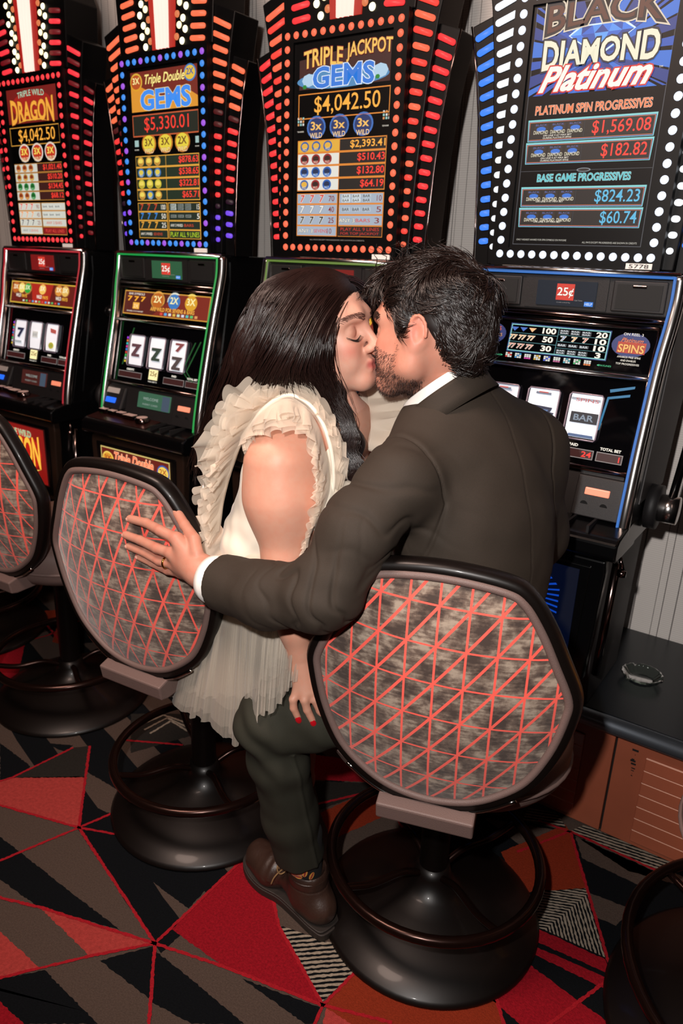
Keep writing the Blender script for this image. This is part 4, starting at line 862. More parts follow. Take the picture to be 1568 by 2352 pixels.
if True:
    mk_ = machine
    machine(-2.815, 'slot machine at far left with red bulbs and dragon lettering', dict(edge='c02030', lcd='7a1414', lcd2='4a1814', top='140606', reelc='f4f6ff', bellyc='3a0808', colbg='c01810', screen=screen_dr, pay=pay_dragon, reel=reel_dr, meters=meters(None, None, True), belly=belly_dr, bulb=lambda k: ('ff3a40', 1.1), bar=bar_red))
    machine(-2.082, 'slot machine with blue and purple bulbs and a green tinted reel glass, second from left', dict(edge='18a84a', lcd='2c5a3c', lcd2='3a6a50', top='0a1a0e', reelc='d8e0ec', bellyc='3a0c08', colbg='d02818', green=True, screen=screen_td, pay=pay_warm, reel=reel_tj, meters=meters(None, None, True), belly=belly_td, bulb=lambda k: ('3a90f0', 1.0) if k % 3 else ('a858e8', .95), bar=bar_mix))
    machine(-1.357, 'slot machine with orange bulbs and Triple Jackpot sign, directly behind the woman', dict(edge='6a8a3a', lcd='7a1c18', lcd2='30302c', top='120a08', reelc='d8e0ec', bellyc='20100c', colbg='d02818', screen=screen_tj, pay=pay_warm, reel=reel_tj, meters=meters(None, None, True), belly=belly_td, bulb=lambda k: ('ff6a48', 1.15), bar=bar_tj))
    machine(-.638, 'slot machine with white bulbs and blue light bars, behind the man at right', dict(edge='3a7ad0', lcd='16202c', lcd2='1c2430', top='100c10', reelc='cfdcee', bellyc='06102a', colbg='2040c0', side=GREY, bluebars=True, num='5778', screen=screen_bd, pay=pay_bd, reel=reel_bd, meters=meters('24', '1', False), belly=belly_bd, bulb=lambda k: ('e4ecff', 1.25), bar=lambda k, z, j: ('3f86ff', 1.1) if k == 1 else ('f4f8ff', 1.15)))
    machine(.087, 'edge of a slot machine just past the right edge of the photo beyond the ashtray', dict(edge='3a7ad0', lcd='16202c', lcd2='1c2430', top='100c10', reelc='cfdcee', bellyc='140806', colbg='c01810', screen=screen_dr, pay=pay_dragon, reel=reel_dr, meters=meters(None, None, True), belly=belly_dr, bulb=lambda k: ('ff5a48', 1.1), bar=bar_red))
# ------------------------------------------------------------------ implicit surfaces for bodies and clothes
def A3(v): return np.array(v, float)
def cone(a, b, ra, rb, k=.012, op='+'): return ('c', A3(a), A3(b), ra, rb, k, op)
def ell(c, r, M=None, k=.012, op='+'): return ('e', A3(c), A3(r), np.eye(3) if M is None else np.array(M, float), 0, k, op)
def chain(pts, rs, k=.012, op='+'): return [cone(pts[i], pts[i+1], rs[i], rs[i+1], k, op) for i in range(len(pts)-1)]
def pd(P, p):
    if p[0] == 'c':
        _, a, b, ra, rb, k, op = p; ab = b-a; t = np.clip(((P-a)@ab)/max(ab@ab, 1e-12), 0, 1)
        return np.linalg.norm(P-a-t[:, None]*ab, axis=1)-(ra+(rb-ra)*t)
    _, c, r, M, _, k, op = p; q = (P-c)@M.T; k0 = np.linalg.norm(q/r, axis=1); k1 = np.linalg.norm(q/(r*r), axis=1)
    return np.where(k1 > 1e-9, k0*(k0-1)/np.maximum(k1, 1e-9), -r.min())
def fld(P, prims):
    d = np.full(len(P), 1.0)
    for p in prims:
        e = pd(P, p); k = p[5]
        if p[6] == '+':
            h = np.maximum(k-np.abs(d-e), 0)/k; d = np.minimum(d, e)-h*h*k*.25
        else:
            e = -e; h = np.maximum(k-np.abs(d-e), 0)/k; d = np.maximum(d, e)+h*h*k*.25
    return d
def surf(prims, vox, disp=None, smooth=1, cut=None):
    """mesh of the smooth union of prims (surface nets on sparse tiles)"""
    n = 16; T = n*vox; h = T*.87+vox*2
    los = []; his = []
    for p in prims:
        if p[6] != '+': continue
        if p[0] == 'c': r = max(p[3], p[4])+p[5]; los.append(np.minimum(p[1], p[2])-r); his.append(np.maximum(p[1], p[2])+r)
        else: r = p[2].max()+p[5]; los.append(p[1]-r); his.append(p[1]+r)
    lo = np.floor(np.min(los, 0)/T).astype(int)-1; hi = np.ceil(np.max(his, 0)/T).astype(int)+1
    g = np.stack(np.meshgrid(*[np.arange(lo[i], hi[i]) for i in range(3)], indexing='ij'), -1).reshape(-1, 3)
    ce = (g+.5)*T; Dc = np.stack([pd(ce, p) for p in prims], 1); plus = np.array([p[6] == '+' for p in prims]); kk = np.array([p[5] for p in prims])
    near = Dc < h*1.7+kk; act = (near & plus).any(1); dfull = fld(ce, prims); act &= np.abs(dfull) < h*1.6+.01
    keys = []; pos = []; quads = []
    ar = np.arange(-1, n+1); off = np.stack(np.meshgrid(ar, ar, ar, indexing='ij'), -1).reshape(-1, 3); S = n+2; B = 1 << 20
    for t in np.nonzero(act)[0]:
        idx = off+g[t]*n; P = idx*vox; ps = [prims[i] for i in np.nonzero(near[t])[0]]
        D = fld(P, ps)
        if cut is not None: D = np.maximum(D, cut(P))
        if D.min() > 0 or D.max() < 0: continue
        D = D.reshape(S, S, S); I = D < 0
        c8 = [(i, j, k) for i in (0, 1) for j in (0, 1) for k in (0, 1)]
        sl = lambda o: tuple(slice(o[a], S-1+o[a]) for a in range(3))
        cnt = sum(I[sl(o)].astype(int) for o in c8); m = (cnt > 0) & (cnt < 8)
        if not m.any(): continue
        ci = np.argwhere(m); acc = np.zeros((len(ci), 3)); ne = np.zeros(len(ci))
        for a in c8:
            for ax in range(3):
                if a[ax]: continue
                b = list(a); b[ax] = 1; b = tuple(b)
                da = D[ci[:, 0]+a[0], ci[:, 1]+a[1], ci[:, 2]+a[2]]; db = D[ci[:, 0]+b[0], ci[:, 1]+b[1], ci[:, 2]+b[2]]
                cr = (da < 0) != (db < 0); tt = np.where(cr, da/np.where(da-db == 0, 1, da-db), 0)
                p = np.tile(np.array(a, float), (len(ci), 1)); p[:, ax] = tt; acc[cr] += p[cr]; ne[cr] += 1
        gi = ci-1+g[t]*n; pos.append((gi+acc/ne[:, None])*vox)
        gk = ((gi[:, 0]+B//2)*B+(gi[:, 1]+B//2))*B+(gi[:, 2]+B//2) if False else (gi[:, 0]+4096)*(1 << 26)+(gi[:, 1]+4096)*(1 << 13)+(gi[:, 2]+4096)
        keys.append(gk)
        for ax in range(3):
            u, v = (ax+1) % 3, (ax+2) % 3
            s0 = [slice(1, S-1)]*3; s1 = list(s0); s1[ax] = slice(2, S)
            a = I[tuple(s0)]; b = I[tuple(s1)]; e = np.argwhere(a != b)
            if not len(e): continue
            sg = a[e[:, 0], e[:, 1], e[:, 2]]; e = e+1
            def ck(du, dv):
                q = e.copy(); q[:, u] -= du; q[:, v] -= dv; q = q-1+g[t]*n
                return (q[:, 0]+4096)*(1 << 26)+(q[:, 1]+4096)*(1 << 13)+(q[:, 2]+4096)
            Q = np.stack([ck(1, 1), ck(0, 1), ck(0, 0), ck(1, 0)], 1); Q[~sg] = Q[~sg][:, ::-1]; quads.append(Q)
    keys = np.concatenate(keys); pos = np.concatenate(pos); quads = np.concatenate(quads)
    uk, ui = np.unique(keys, return_index=True); V = pos[ui]; F = np.searchsorted(uk, quads)
    ok = (uk[np.minimum(F, len(uk)-1)] == quads).all(1); F = F[ok]
    lab = np.arange(len(V))
    for _ in range(60):
        mn = lab[F].min(1); nl = lab.copy()
        for i in range(4): np.minimum.at(nl, F[:, i], mn); np.minimum.at(nl, lab[F[:, i]], mn)
        nl = nl[nl]
        if (nl == lab).all(): break
        lab = nl
    u_, c_ = np.unique(lab, return_counts=True); big = u_[c_.argmax()]; kv = lab == big; F = F[kv[F].all(1)]; rm = np.cumsum(kv)-1; V = V[kv]; F = rm[F]
    for _ in range(smooth):
        acc = np.zeros_like(V); c = np.zeros(len(V))
        for i in range(4):
            for j in ((i+1) % 4, (i+3) % 4): np.add.at(acc, F[:, i], V[F[:, j]]); np.add.at(c, F[:, i], 1)
        V = V*.5+.5*acc/np.maximum(c, 1)[:, None]
    if disp is not None:
        fn = np.cross(V[F[:, 2]]-V[F[:, 0]], V[F[:, 3]]-V[F[:, 1]]); nn = np.zeros_like(V)
        for i in range(4): np.add.at(nn, F[:, i], fn)
        nn /= np.maximum(np.linalg.norm(nn, axis=1), 1e-12)[:, None]; V = V+nn*disp(V, nn)[:, None]
    return V, F
def npmesh(name, V, F, parent=None, m=None, col=None, smooth=True, origin=None):
    me = bpy.data.meshes.new(name); nf = F.shape[1]
    if origin is not None: V = V-np.array(origin)
    me.vertices.add(len(V)); me.vertices.foreach_set('co', V.astype(np.float32).ravel())
    me.loops.add(F.size); me.loops.foreach_set('vertex_index', F.astype(np.int32).ravel())
    me.polygons.add(len(F)); me.polygons.foreach_set('loop_start', (np.arange(len(F))*nf).astype(np.int32)); me.polygons.foreach_set('loop_total', np.full(len(F), nf, np.int32))
    me.update(calc_edges=True); me.validate()
    if col is not None:
        at_ = me.color_attributes.new('Col', 'FLOAT_COLOR', 'POINT'); at_.data.foreach_set('color', np.concatenate([col, np.ones((len(V), 1))], 1).astype(np.float32).ravel())
    return obj(name, me, parent, smooth, m)
def strands(name, lines, r0, r1, parent, m, origin, sides=3):
    """hair: every strand a thin tapering tube"""
    V = []; F = []; b = 0
    for L in lines:
        L = np.asarray(L); n = len(L); T = np.gradient(L, axis=0); T /= np.maximum(np.linalg.norm(T, axis=1), 1e-9)[:, None]
        u = np.cross(T, [0.31, .47, .83]); u /= np.maximum(np.linalg.norm(u, axis=1), 1e-9)[:, None]; v = np.cross(T, u)
        s = np.linspace(0, 1, n); rr = (r0+(r1-r0)*s**2)[:, None]
        for q in range(sides): V.append(L+(u*math.cos(2*PI*q/sides)+v*math.sin(2*PI*q/sides))*rr)
        for q in range(sides):
            q2 = (q+1) % sides; i = np.arange(n-1); F.append(np.stack([b+q*n+i, b+q2*n+i, b+q2*n+i+1, b+q*n+i+1], 1))
        b += n*sides
    return tag(npmesh(name, np.concatenate(V), np.concatenate(F), parent, m, origin=origin), kind='stuff')
def npn(x): return np.asarray(x, float)
def vnoise(P, s, seed=0):
    """cheap smooth pseudo noise from summed sines"""
    r = np.random.RandomState(seed); o = np.zeros(len(P))
    for i in range(5):
        d = r.normal(size=3); d /= np.linalg.norm(d); o += np.sin(P@d*s*(1+.5*i)*2*PI+r.uniform(0, 6.28)+1.3*np.sin(P@r.normal(size=3)*s*2+i))/(1+.4*i)
    return o/2.6
def skinmat(name, rough=.5):
    m = bpy.data.materials.new(name); m.use_nodes = True; nt = m.node_tree; b = nt.nodes['Principled BSDF']
    a = nt.nodes.new('ShaderNodeAttribute'); a.attribute_name = 'Col'; tc = nt.nodes.new('ShaderNodeTexCoord'); n = nt.nodes.new('ShaderNodeTexNoise'); n.inputs['Scale'].default_value = 60; n.inputs['Detail'].default_value = 6
    mx = nt.nodes.new('ShaderNodeMix'); mx.data_type = 'RGBA'; mx.blend_type = 'MULTIPLY'; mx.inputs[0].default_value = .35; nt.links.new(a.outputs[0], mx.inputs[6])
    cr = nt.nodes.new('ShaderNodeValToRGB'); cr.color_ramp.elements[0].position = .3; cr.color_ramp.elements[0].color = (1, .72, .66, 1); cr.color_ramp.elements[1].position = .62; cr.color_ramp.elements[1].color = (1, 1, 1, 1)
    nt.links.new(tc.outputs['Object'], n.inputs[0]); nt.links.new(n.outputs[0], cr.inputs[0]); nt.links.new(cr.outputs[0], mx.inputs[7]); nt.links.new(mx.outputs[2], b.inputs['Base Color'])
    b.inputs['Roughness'].default_value = rough; b.inputs['Specular IOR Level'].default_value = .35; b.inputs['Subsurface Weight'].default_value = .18; b.inputs['Subsurface Radius'].default_value = (1, .35, .2); b.inputs['Subsurface Scale'].default_value = .008
    n2 = nt.nodes.new('ShaderNodeTexNoise'); n2.inputs['Scale'].default_value = 420; n2.inputs['Detail'].default_value = 2; bp = nt.nodes.new('ShaderNodeBump'); bp.inputs['Strength'].default_value = .12; bp.inputs['Distance'].default_value = .001
    nt.links.new(tc.outputs['Object'], n2.inputs[0]); nt.links.new(n2.outputs[0], bp.inputs['Height']); nt.links.new(bp.outputs[0], b.inputs['Normal'])
    return m
def hairmat(name, c, rough=.32):
    return mat(name, c, rough, 0, .6, noise_=(40, .35, 3))
def frame_(f, u):
    f = npn(f)/np.linalg.norm(f); l = np.cross(u, f); l /= np.linalg.norm(l); u = np.cross(f, l)
    return np.stack([f, l, u])      # rows: forward, left, up
def cam_dir(r, u, b): return npn(CR)*r+npn(CU)*u+npn(CB)*b
def AT(x, y, D): return npn(at(x, y, D))
def onskin(Q, prims, lift=.0):
    Q = np.array(Q); e = .0008
    for _ in range(3):
        D = fld(Q, prims); G_ = np.stack([fld(Q+npn([e if j == a else 0 for j in range(3)]), prims)-D for a in range(3)], 1)/e; G_ /= np.maximum(np.linalg.norm(G_, axis=1), 1e-9)[:, None]; Q = Q-G_*D[:, None]*.9
    return Q+G_*lift, G_
def head_prims(M, O, male):
    """M rows: forward, left, up. local coordinates in metres"""
    w = lambda x, y, z: O+M.T@npn((x, y, z))
    E = lambda c, r, k=.012, op='+', R=None: ell(w(*c), r, (M if R is None else R@M), k, op)
    Cn = lambda a, b, ra, rb, k=.012, op='+': cone(w(*a), w(*b), ra, rb, k, op)
    def rot(ax, deg):
        a = math.radians(deg); c, s = math.cos(a), math.sin(a)
        return np.array({'x': [[1, 0, 0], [0, c, s], [0, -s, c]], 'y': [[c, 0, -s], [0, 1, 0], [s, 0, c]], 'z': [[c, s, 0], [-s, c, 0], [0, 0, 1]]}[ax])
    P = [E((-.012, 0, .038), (.098, .076, .081)), E((.030, 0, .032), (.060, .063, .064), .03), E((.030, 0, -.028), (.058, .055, .072), .03)]
    jw = .052 if male else .044
    for s in (-1, 1):
        P += [Cn((.074, s*.012, -.088), (.012, s*jw, -.056), .014, .020, .028), Cn((.012, s*jw, -.056), (-.002, s*(jw+.010), -.012), .020, .020, .03)]
        P += [E((.062, s*.037, -.022), (.025, .022, .026), .022), E((.060, s*.030, -.050), (.026, .022, .024), .02)]
    P += [Cn((.080, -.011, -.085), (.080, .011, -.085), .0165, .0165, .02)]
    P += [Cn((.086, -.020, .030), (.086, .020, .030), .010, .010, .02), Cn((.086, -.020, .030), (.070, -.048, .028), .010, .010, .02), Cn((.086, .020, .030), (.070, .048, .028), .010, .010, .02)]
    for s in (-1, 1): P += [E((.094, s*.033, .006), (.018, .019, .013), .014, '-')]
    for s in (-1, 1): P += [E((.0735, s*.032, .006), (.0150, .0165, .0145), .004)]
    P += [Cn((.090, 0, .020), (.110, 0, -.022), .0075, .0095, .012), E((.111, 0, -.027), (.0105, .011, .009), None or .008)]
    for s in (-1, 1): P += [E((.102, s*.0115, -.030), (.010, .0068, .0078), .006), E((.108, s*.006, -.0385), (.004, .0032, .004), .003, '-')]
    P += [E((.080, 0, -.056), (.018, .026, .022), .014)]
    P += [Cn((.0985, -.006, -.0535), (.0985, .006, -.0535), .0042, .0042, .005), Cn((.0975, -.006, -.054), (.088, -.022, -.060), .0048, .0022, .005), Cn((.0975, .006, -.054), (.088, .022, -.060), .0048, .0022, .005)]
    P += [Cn((.096, -.009, -.0665), (.096, .009, -.0665), .0050, .0050, .005), Cn((.096, -.008, -.0665), (.087, -.021, -.0605), .0055, .002, .005), Cn((.096, .008, -.0665), (.087, .021, -.0605), .0055, .002, .005)]
    P += [Cn((.104, -.012, -.0600), (.104, .012, -.0600), .0014, .0014, .003, '-')]
    for s in (-1, 1):
        c = (-.012, s*.076, -.002); R = rot('z', s*22)@rot('x', s*-8)
        P += [E(c, (.0165, .0050, .028), .004, '+', R), E((-.004, s*.0755, -.026), (.010, .006, .012), .004, '+', R)]
        P += [E((-.010, s*.084, .000), (.0095, .0050, .017), .004, '-', R)]
        arc = [(-.000+.0150*math.cos(a)*1.05-.012, s*(.0815+.003*math.sin(a)), .0015+.0250*math.sin(a)) for a in np.linspace(-.5, 3.6, 10)]
        P += [Cn(arc[i], arc[i+1], .0032, .0032, .002) for i in range(9)]
        P += [Cn((.004, s*.078, -.004), (.004, s*.078, .004), .004, .004, .004)]
    return P, w
# ------------------------------------------------------------------ the couple
SK_W = skinmat('her_skin'); SK_M = skinmat('his_skin')
KISS = AT(868, 838, 1.38)
MW = frame_(cam_dir(.90, .0, .43), cam_dir(-.30, .92, .25)); OW = KISS-MW.T@npn((.100, 0, -.061))+cam_dir(-.010, 0, .004)
MM = frame_(cam_dir(-.87, .10, -.49), cam_dir(.10, .96, .22)); OM = KISS-MM.T@npn((.103, -.010, -.062))+cam_dir(.006, -.006, -.014)
def basecol(V, c): return np.tile(npn(hexc(c)), (len(V), 1))
def paint(col, V, M, O, c, r, hx, amt, soft=.5):
    q = (V-O)@M.T; d = np.linalg.norm((q-npn(c))/npn(r), axis=1); wgt = np.clip((1-d)/soft+0, 0, 1)*amt
    wgt = wgt*wgt*(3-2*wgt) if soft > .8 else wgt
    return col*(1-wgt[:, None])+npn(hexc(hx))*wgt[:, None]
# ---- woman: one continuous body
wo = thing('person', 'woman in a cream ruffled tulle dress with long dark hair, leaning right into a kiss, hand on his thigh', 'person', (-1.08, 1.18, 0))
wo['label'] = 'woman in cream ruffled tulle dress with long dark hair, kissing, hand on his thigh'
WO = (-1.08, 1.18, 0)
wP, ww = head_prims(MW, OW, False); HPW = list(wP)
nb = AT(768, 962, 1.46); rs = AT(637, 1062, 1.345); ls = AT(880, 985, 1.58); ch = AT(705, 1085, 1.455); wa = AT(635, 1230, 1.54); pv = npn((-1.07, 1.19, .74))
el = AT(656, 1288, 1.395); fa = AT(678, 1440, 1.435); wr = AT(692, 1528, 1.462)
lax = (ls-rs)/np.linalg.norm(ls-rs); upx = nb-wa; upx -= lax*(upx@lax); upx /= np.linalg.norm(upx); MC = np.stack([lax, np.cross(upx, lax), upx])
wP += [cone(ww(-.022, 0, -.03), nb, .049, .052, .03), cone(nb, rs, .050, .046, .03), cone(nb, ls, .050, .046, .03), ell(ch, (.145, .095, .14), MC, .04), ell(wa, (.118, .088, .13), MC, .06), ell(pv, (.155, .13, .12), MC, .06)]
fwd = MC[1]; 
if fwd@MW[0] < 0: fwd = -fwd
for s in (-1, 1): wP.append(ell(ch+fwd*.062+lax*s*.062-upx*.02, (.058, .055, .058), MC, .03))
wP += chain([rs, AT(643, 1150, 1.365), el], [.050, .0545, .042], .04)+chain([el, fa, wr], [.042, .031, .0235], .02)
lel = AT(930, 1230, 1.70); wP += chain([ls, lel, AT(960, 1330, 1.66)], [.050, .038, .024], .02)
for a, b, c, d in ((pv+npn((0, .05, -.05)), AT(690, 1540, 1.78), AT(690, 1790, 1.96), AT(650, 1850, 1.99)), (pv+npn((0, -.03, -.05)), AT(640, 1560, 1.72), AT(650, 1800, 1.90), AT(620, 1860, 1.93))):
    wP += chain([a, b, c, d], [.085, .058, .034, .026], .02)
# her right hand on his thigh: palm, four fingers and thumb
def hand(palm, fingers, thumb, rp=.020):
    P = []
    for a, b, r0, r1 in palm: P.append(cone(a, b, r0, r1, .012))
    for pts, r in fingers+[thumb]:
        n = len(pts); rr = [r*(1.04-.26*i/(n-1)) for i in range(n)]
        for i in range(n-1): P.append(cone(pts[i], pts[i+1], rr[i], rr[i+1], .003 if i else .006))
    return P
HWD = 1.458
hp = [(wr, AT(686, 1588, HWD), .0195, .0125), (wr, AT(702, 1590, HWD-.004), .0195, .0130), (wr, AT(718, 1586, HWD), .0190, .0125), (wr, AT(730, 1578, HWD+.008), .0185, .012)]
wf = [([AT(685, 1580, HWD), AT(673, 1606, HWD-.006), AT(674, 1626, HWD), AT(684, 1648, HWD+.010)], .0088), ([AT(701, 1585, HWD-.004), AT(699, 1608, HWD-.010), AT(705, 1630, HWD-.002), AT(718, 1656, HWD+.008)], .0092),
      ([AT(717, 1584, HWD), AT(722, 1606, HWD-.004), AT(734, 1632, HWD+.008), AT(748, 1655, HWD+.018)], .0090), ([AT(730, 1577, HWD+.008), AT(742, 1598, HWD+.008), AT(757, 1618, HWD+.016), AT(770, 1634, HWD+.026)], .0080)]
wt = ([AT(704, 1540, HWD+.012), AT(728, 1560, HWD+.028), AT(745, 1580, HWD+.040)], .0095)
wP += hand(hp, wf, wt)
V, F = surf(wP, .0023, smooth=2)
col = basecol(V, 'c4907a')
hl = (V-OW)@MW.T; inh = np.linalg.norm(hl, axis=1) < .16
c2 = basecol(V, 'cc9a86'); col = np.where(inh[:, None], c2, col)
for s in (-1, 1):
    col = paint(col, V, MW, OW, (.068, s*.045, -.026), (.035, .026, .024), 'c4645a', .75, .9)
    col = paint(col, V, MW, OW, (.092, s*.032, .007), (.022, .019, .012), 'a8705c', .5, .6)
col = paint(col, V, MW, OW, (.114, 0, -.028), (.016, .016, .014), 'c8705e', .5, .9)
lipw = (np.abs(hl[:, 1]) < .0235) & (hl[:, 0] > .086) & (hl[:, 2] < -.0495+.1*np.abs(hl[:, 1])*-.2) & (hl[:, 2] > -.0735+.35*np.abs(hl[:, 1])**1.0)
col = paint(col, V, MW, OW, (.0965, 0, -.0600), (.0135, .0235, .0135), 'b0605a', .95, .35)
npmesh('body', V, F, wo, SK_W, col, origin=WO)
# brows, lashes
LASH = mat('dark_lash', '120a08', .6); BRW = mat('brow_hair', '55342a', .7)
def arcline(w, pts): return [w(*p) for p in pts]
for s in (-1, 1):
    L = []
    for t in np.linspace(0, 1, 34):
        x = .0885-.020*t**2; y = s*(.018+.030*t); z = .0010-.0055*math.sin(PI*min(1, t*1.0))*1.0-.002*t
        n_ = onskin([ww(x+.004, y, z-.003)], HPW)[0][0]; tip = n_+MW.T@npn((.0062-.002*t, s*(.0005+.0050*t), -.0035+.001*t))
        L.append([n_, (n_+tip)/2+MW.T@npn((.0004, 0, -.0012)), tip])
    strands('eyelashes', L, .00035, .00012, wo, LASH, WO)
    bm = BM(); tube(bm, [Vector(onskin([ww(.0925-.020*t**2, s*(.018+.030*t), -.0020-.0055*math.sin(PI*t)-.002*t)], HPW)[0][0]) for t in np.linspace(0, 1, 12)], [.0006+.0006*math.sin(PI*i/11) for i in range(12)], 6); bmesh.ops.translate(bm, vec=[-c for c in WO], verts=bm.verts); obj('lash_line', bm, wo, True, LASH)
    L = []; rr = random.Random(3)
    for i in range(170):
        t = rr.random(); x = .0960-.026*t**1.8; y = s*(.012+.040*t); z = .027+.008*math.sin(PI*min(1, t*.75+.1))-.004*t+rr.uniform(-.0030, .0030)*(1-.6*t)
        L.append([ww(x, y, z), ww(x-.0015, y+s*.0033, z+.001), ww(x-.003, y+s*.0065, z+.0015+rr.uniform(-.001, .001))])
    Lq, _ = onskin(np.array(L).reshape(-1, 3), HPW, .0006); L = list(Lq.reshape(-1, 3, 3))
    strands('eyebrow', L, .00034, .0001, wo, BRW, WO)
# red nails
NAIL = mat('red_nail_polish', 'b0101c', .12, 0, .6, coat=1)
for pts, r in wf:
    a, b = pts[-2], pts[-1]; d = (b-a)/np.linalg.norm(b-a); n_ = cam_dir(0, -.1, 1); n_ -= d*(n_@d); n_ /= np.linalg.norm(n_); l_ = np.cross(d, n_)
    bm = BM(); bmesh.ops.create_uvsphere(bm, u_segments=20, v_segments=12, radius=1)
    for v in bm.verts: v.co = Vector(b+d*(.0025+.0092*v.co.x)+l_*.0062*v.co.y+n_*(.0050+.0034*v.co.z)-npn(WO))
    obj('fingernail', bm, wo, True, NAIL)
# ---- dress: satin bodice and tulle
SAT = mat('ivory_satin', 'e6dccb', .42, 0, .4, sheen=.2, noise_=(30, .04, 3)); 
def tulle(name, c, a):
    m = bpy.data.materials.new(name); m.use_nodes = True; nt = m.node_tree; N = nt.nodes; b = N['Principled BSDF']; out = N['Material Output']
    b.inputs['Base Color'].default_value = (*hexc(c), 1); b.inputs['Roughness'].default_value = .6; b.inputs['Sheen Weight'].default_value = .4
    tr = N.new('ShaderNodeBsdfTransparent'); tl = N.new('ShaderNodeBsdfTranslucent'); tl.inputs[0].default_value = (*hexc(c), 1)
    m1 = N.new('ShaderNodeMixShader'); m1.inputs[0].default_value = .3; m2 = N.new('ShaderNodeMixShader'); m2.inputs[0].default_value = a
    nt.links.new(b.outputs[0], m1.inputs[1]); nt.links.new(tl.outputs[0], m1.inputs[2]); nt.links.new(tr.outputs[0], m2.inputs[1]); nt.links.new(m1.outputs[0], m2.inputs[2]); nt.links.new(m2.outputs[0], out.inputs[0])
    tc = N.new('ShaderNodeTexCoord'); n = N.new('ShaderNodeTexNoise'); n.inputs['Scale'].default_value = 500; bp = N.new('ShaderNodeBump'); bp.inputs['Strength'].default_value = .3; bp.inputs['Distance'].default_value = .001
    nt.links.new(tc.outputs['Object'], n.inputs[0]); nt.links.new(n.outputs[0], bp.inputs['Height']); nt.links.new(bp.outputs[0], b.inputs['Normal'])
    return m
TUL = tulle('cream_tulle', 'e8dac8', .50); TUS = tulle('skirt_tulle', 'd2c7b8', .44)
bP = [ell(ch, (.153, .104, .135), MC, .05), ell(wa, (.127, .098, .135), MC, .06), ell(pv+npn((.03, 0, .02)), (.150, .135, .13), MC, .06)]
for s in (-1, 1): bP.append(ell(ch+fwd*.064+lax*s*.062-upx*.02, (.065, .062, .064), MC, .03))
bP += [ell(AT(640, 960, 1.30), (.085, .05, .09), MC, .02, '-')]
neck_c = nb+fwd*.06
bP += [ell(neck_c+upx*.0, (.062, .11, .115), MC, .02, '-'), cone(rs+upx*.02, el+npn((0, 0, .02)), .062, .052, .01, '-')]
def bfold(V, N_):
    q = (V-wa)@MC.T; return .0035*np.sin(q[:, 0]*60+12*np.sin(q[:, 2]*9+q[:, 0]*8))*np.clip(.5-q[:, 2]*2, .2, 1)+.0015*vnoise(V, 14, 3)
V, F = surf(bP, .0035, disp=bfold, smooth=2); npmesh('bodice', V, F, wo, SAT, origin=WO)
def ruffle(name, base, outs, width, m, freq, amp, nrm, seed=0, rows=12, curl=.3, jag=.006, layers=3, dens=10, pinch=.15):
    """gathered tulle: a strip sewn along base, falling along outs, pleated more and more towards its free edge"""
    B = [npn(p) for p in catmull([Vector(b) for b in base], dens)]; O_ = [npn(p) for p in catmull([Vector(b) for b in outs], dens)]; Nn = [npn(p) for p in catmull([Vector(b) for b in nrm], dens)]
    Wd = catmull([(w_, 0, 0) for w_ in width], dens); rnd = random.Random(seed); V = []; F = []
    for L in range(layers):
        s0 = 0; ph = rnd.uniform(0, 6.28); wl = 1-.12*L+rnd.uniform(-.04, .04); n = 0; cols = []
        sub = 5
        for i in range(len(B)-1):
            for k in range(sub):
                t = k/sub; cols.append((B[i]*(1-t)+B[i+1]*t, O_[i]*(1-t)+O_[i+1]*t, Nn[i]*(1-t)+Nn[i+1]*t, Wd[i].x*(1-t)+Wd[i+1].x*t))
        b0 = len(V); prev = cols[0][0]
        for (b, o, nn, w_) in cols:
            s0 += np.linalg.norm(b-prev); tang = b-prev; prev = b
            o = o/np.linalg.norm(o); nn = nn-o*(nn@o); nn = nn/np.linalg.norm(nn); tg = np.cross(o, nn)
            a = s0*freq+ph+.9*math.sin(s0*freq*.31+ph*2)+.5*math.sin(s0*freq*.13+seed)
            ww_ = w_*wl*(1+.10*math.sin(a*.5+1)+.07*math.sin(a*1.7))
            for j in range(rows):
                v = j/(rows-1); A = amp*(pinch+(1-pinch)*v)*(1+.3*math.sin(s0*40+L))
                V.append(b+o*ww_*v+nn*(A*math.sin(a)+.006*L+curl*ww_*math.sin(v*PI*.5)*v*.6)+tg*A*.75*math.sin(2*a+.6)*v)
        nc = len(cols)
        for i in range(nc-1):
            for j in range(rows-1):
                q = b0+i*rows+j; F.append((q, q+rows, q+rows+1, q+1))
    return npmesh(name, np.array(V), np.array(F), wo, m, origin=WO)
cd_ = cam_dir
# back-and-over ruffle of the near armhole: px along the seam, from the back waist up over the shoulder and down the front
seam = [(505, 1222, 1.50), (515, 1150, 1.47), (532, 1085, 1.43), (560, 1010, 1.38), (600, 945, 1.345), (655, 908, 1.335), (705, 925, 1.335), (742, 975, 1.34), (762, 1045, 1.355), (765, 1115, 1.375), (748, 1180, 1.395), (715, 1240, 1.41)]
sm = [AT(*p) for p in seam]; nrm = [cd_(-.1, .1, 1)]*len(sm)
outL = [cd_(-.9, -.45, .1), cd_(-.93, -.30, .1), cd_(-.95, -.25, .1), cd_(-.96, -.05, .15), cd_(-.72, .45, .2), cd_(-.30, .75, .3), cd_(.35, .55, .4), cd_(.75, .05, .4), cd_(.8, -.35, .3), cd_(.75, -.5, .3), cd_(.5, -.8, .2), cd_(.2, -.95, .2)]
ruffle('ruffle', sm, outL, [.040, .055, .066, .078, .066, .036, .032, .030, .034, .034, .035, .035], TUL, 125, .0075, nrm, 1, layers=4)
ruffle('ruffle', sm[:6], [o+cd_(.1, -.7, .25) for o in outL[:6]], [.045, .055, .062, .070, .06, .04], TUL, 110, .008, nrm[:6], 2, layers=3)
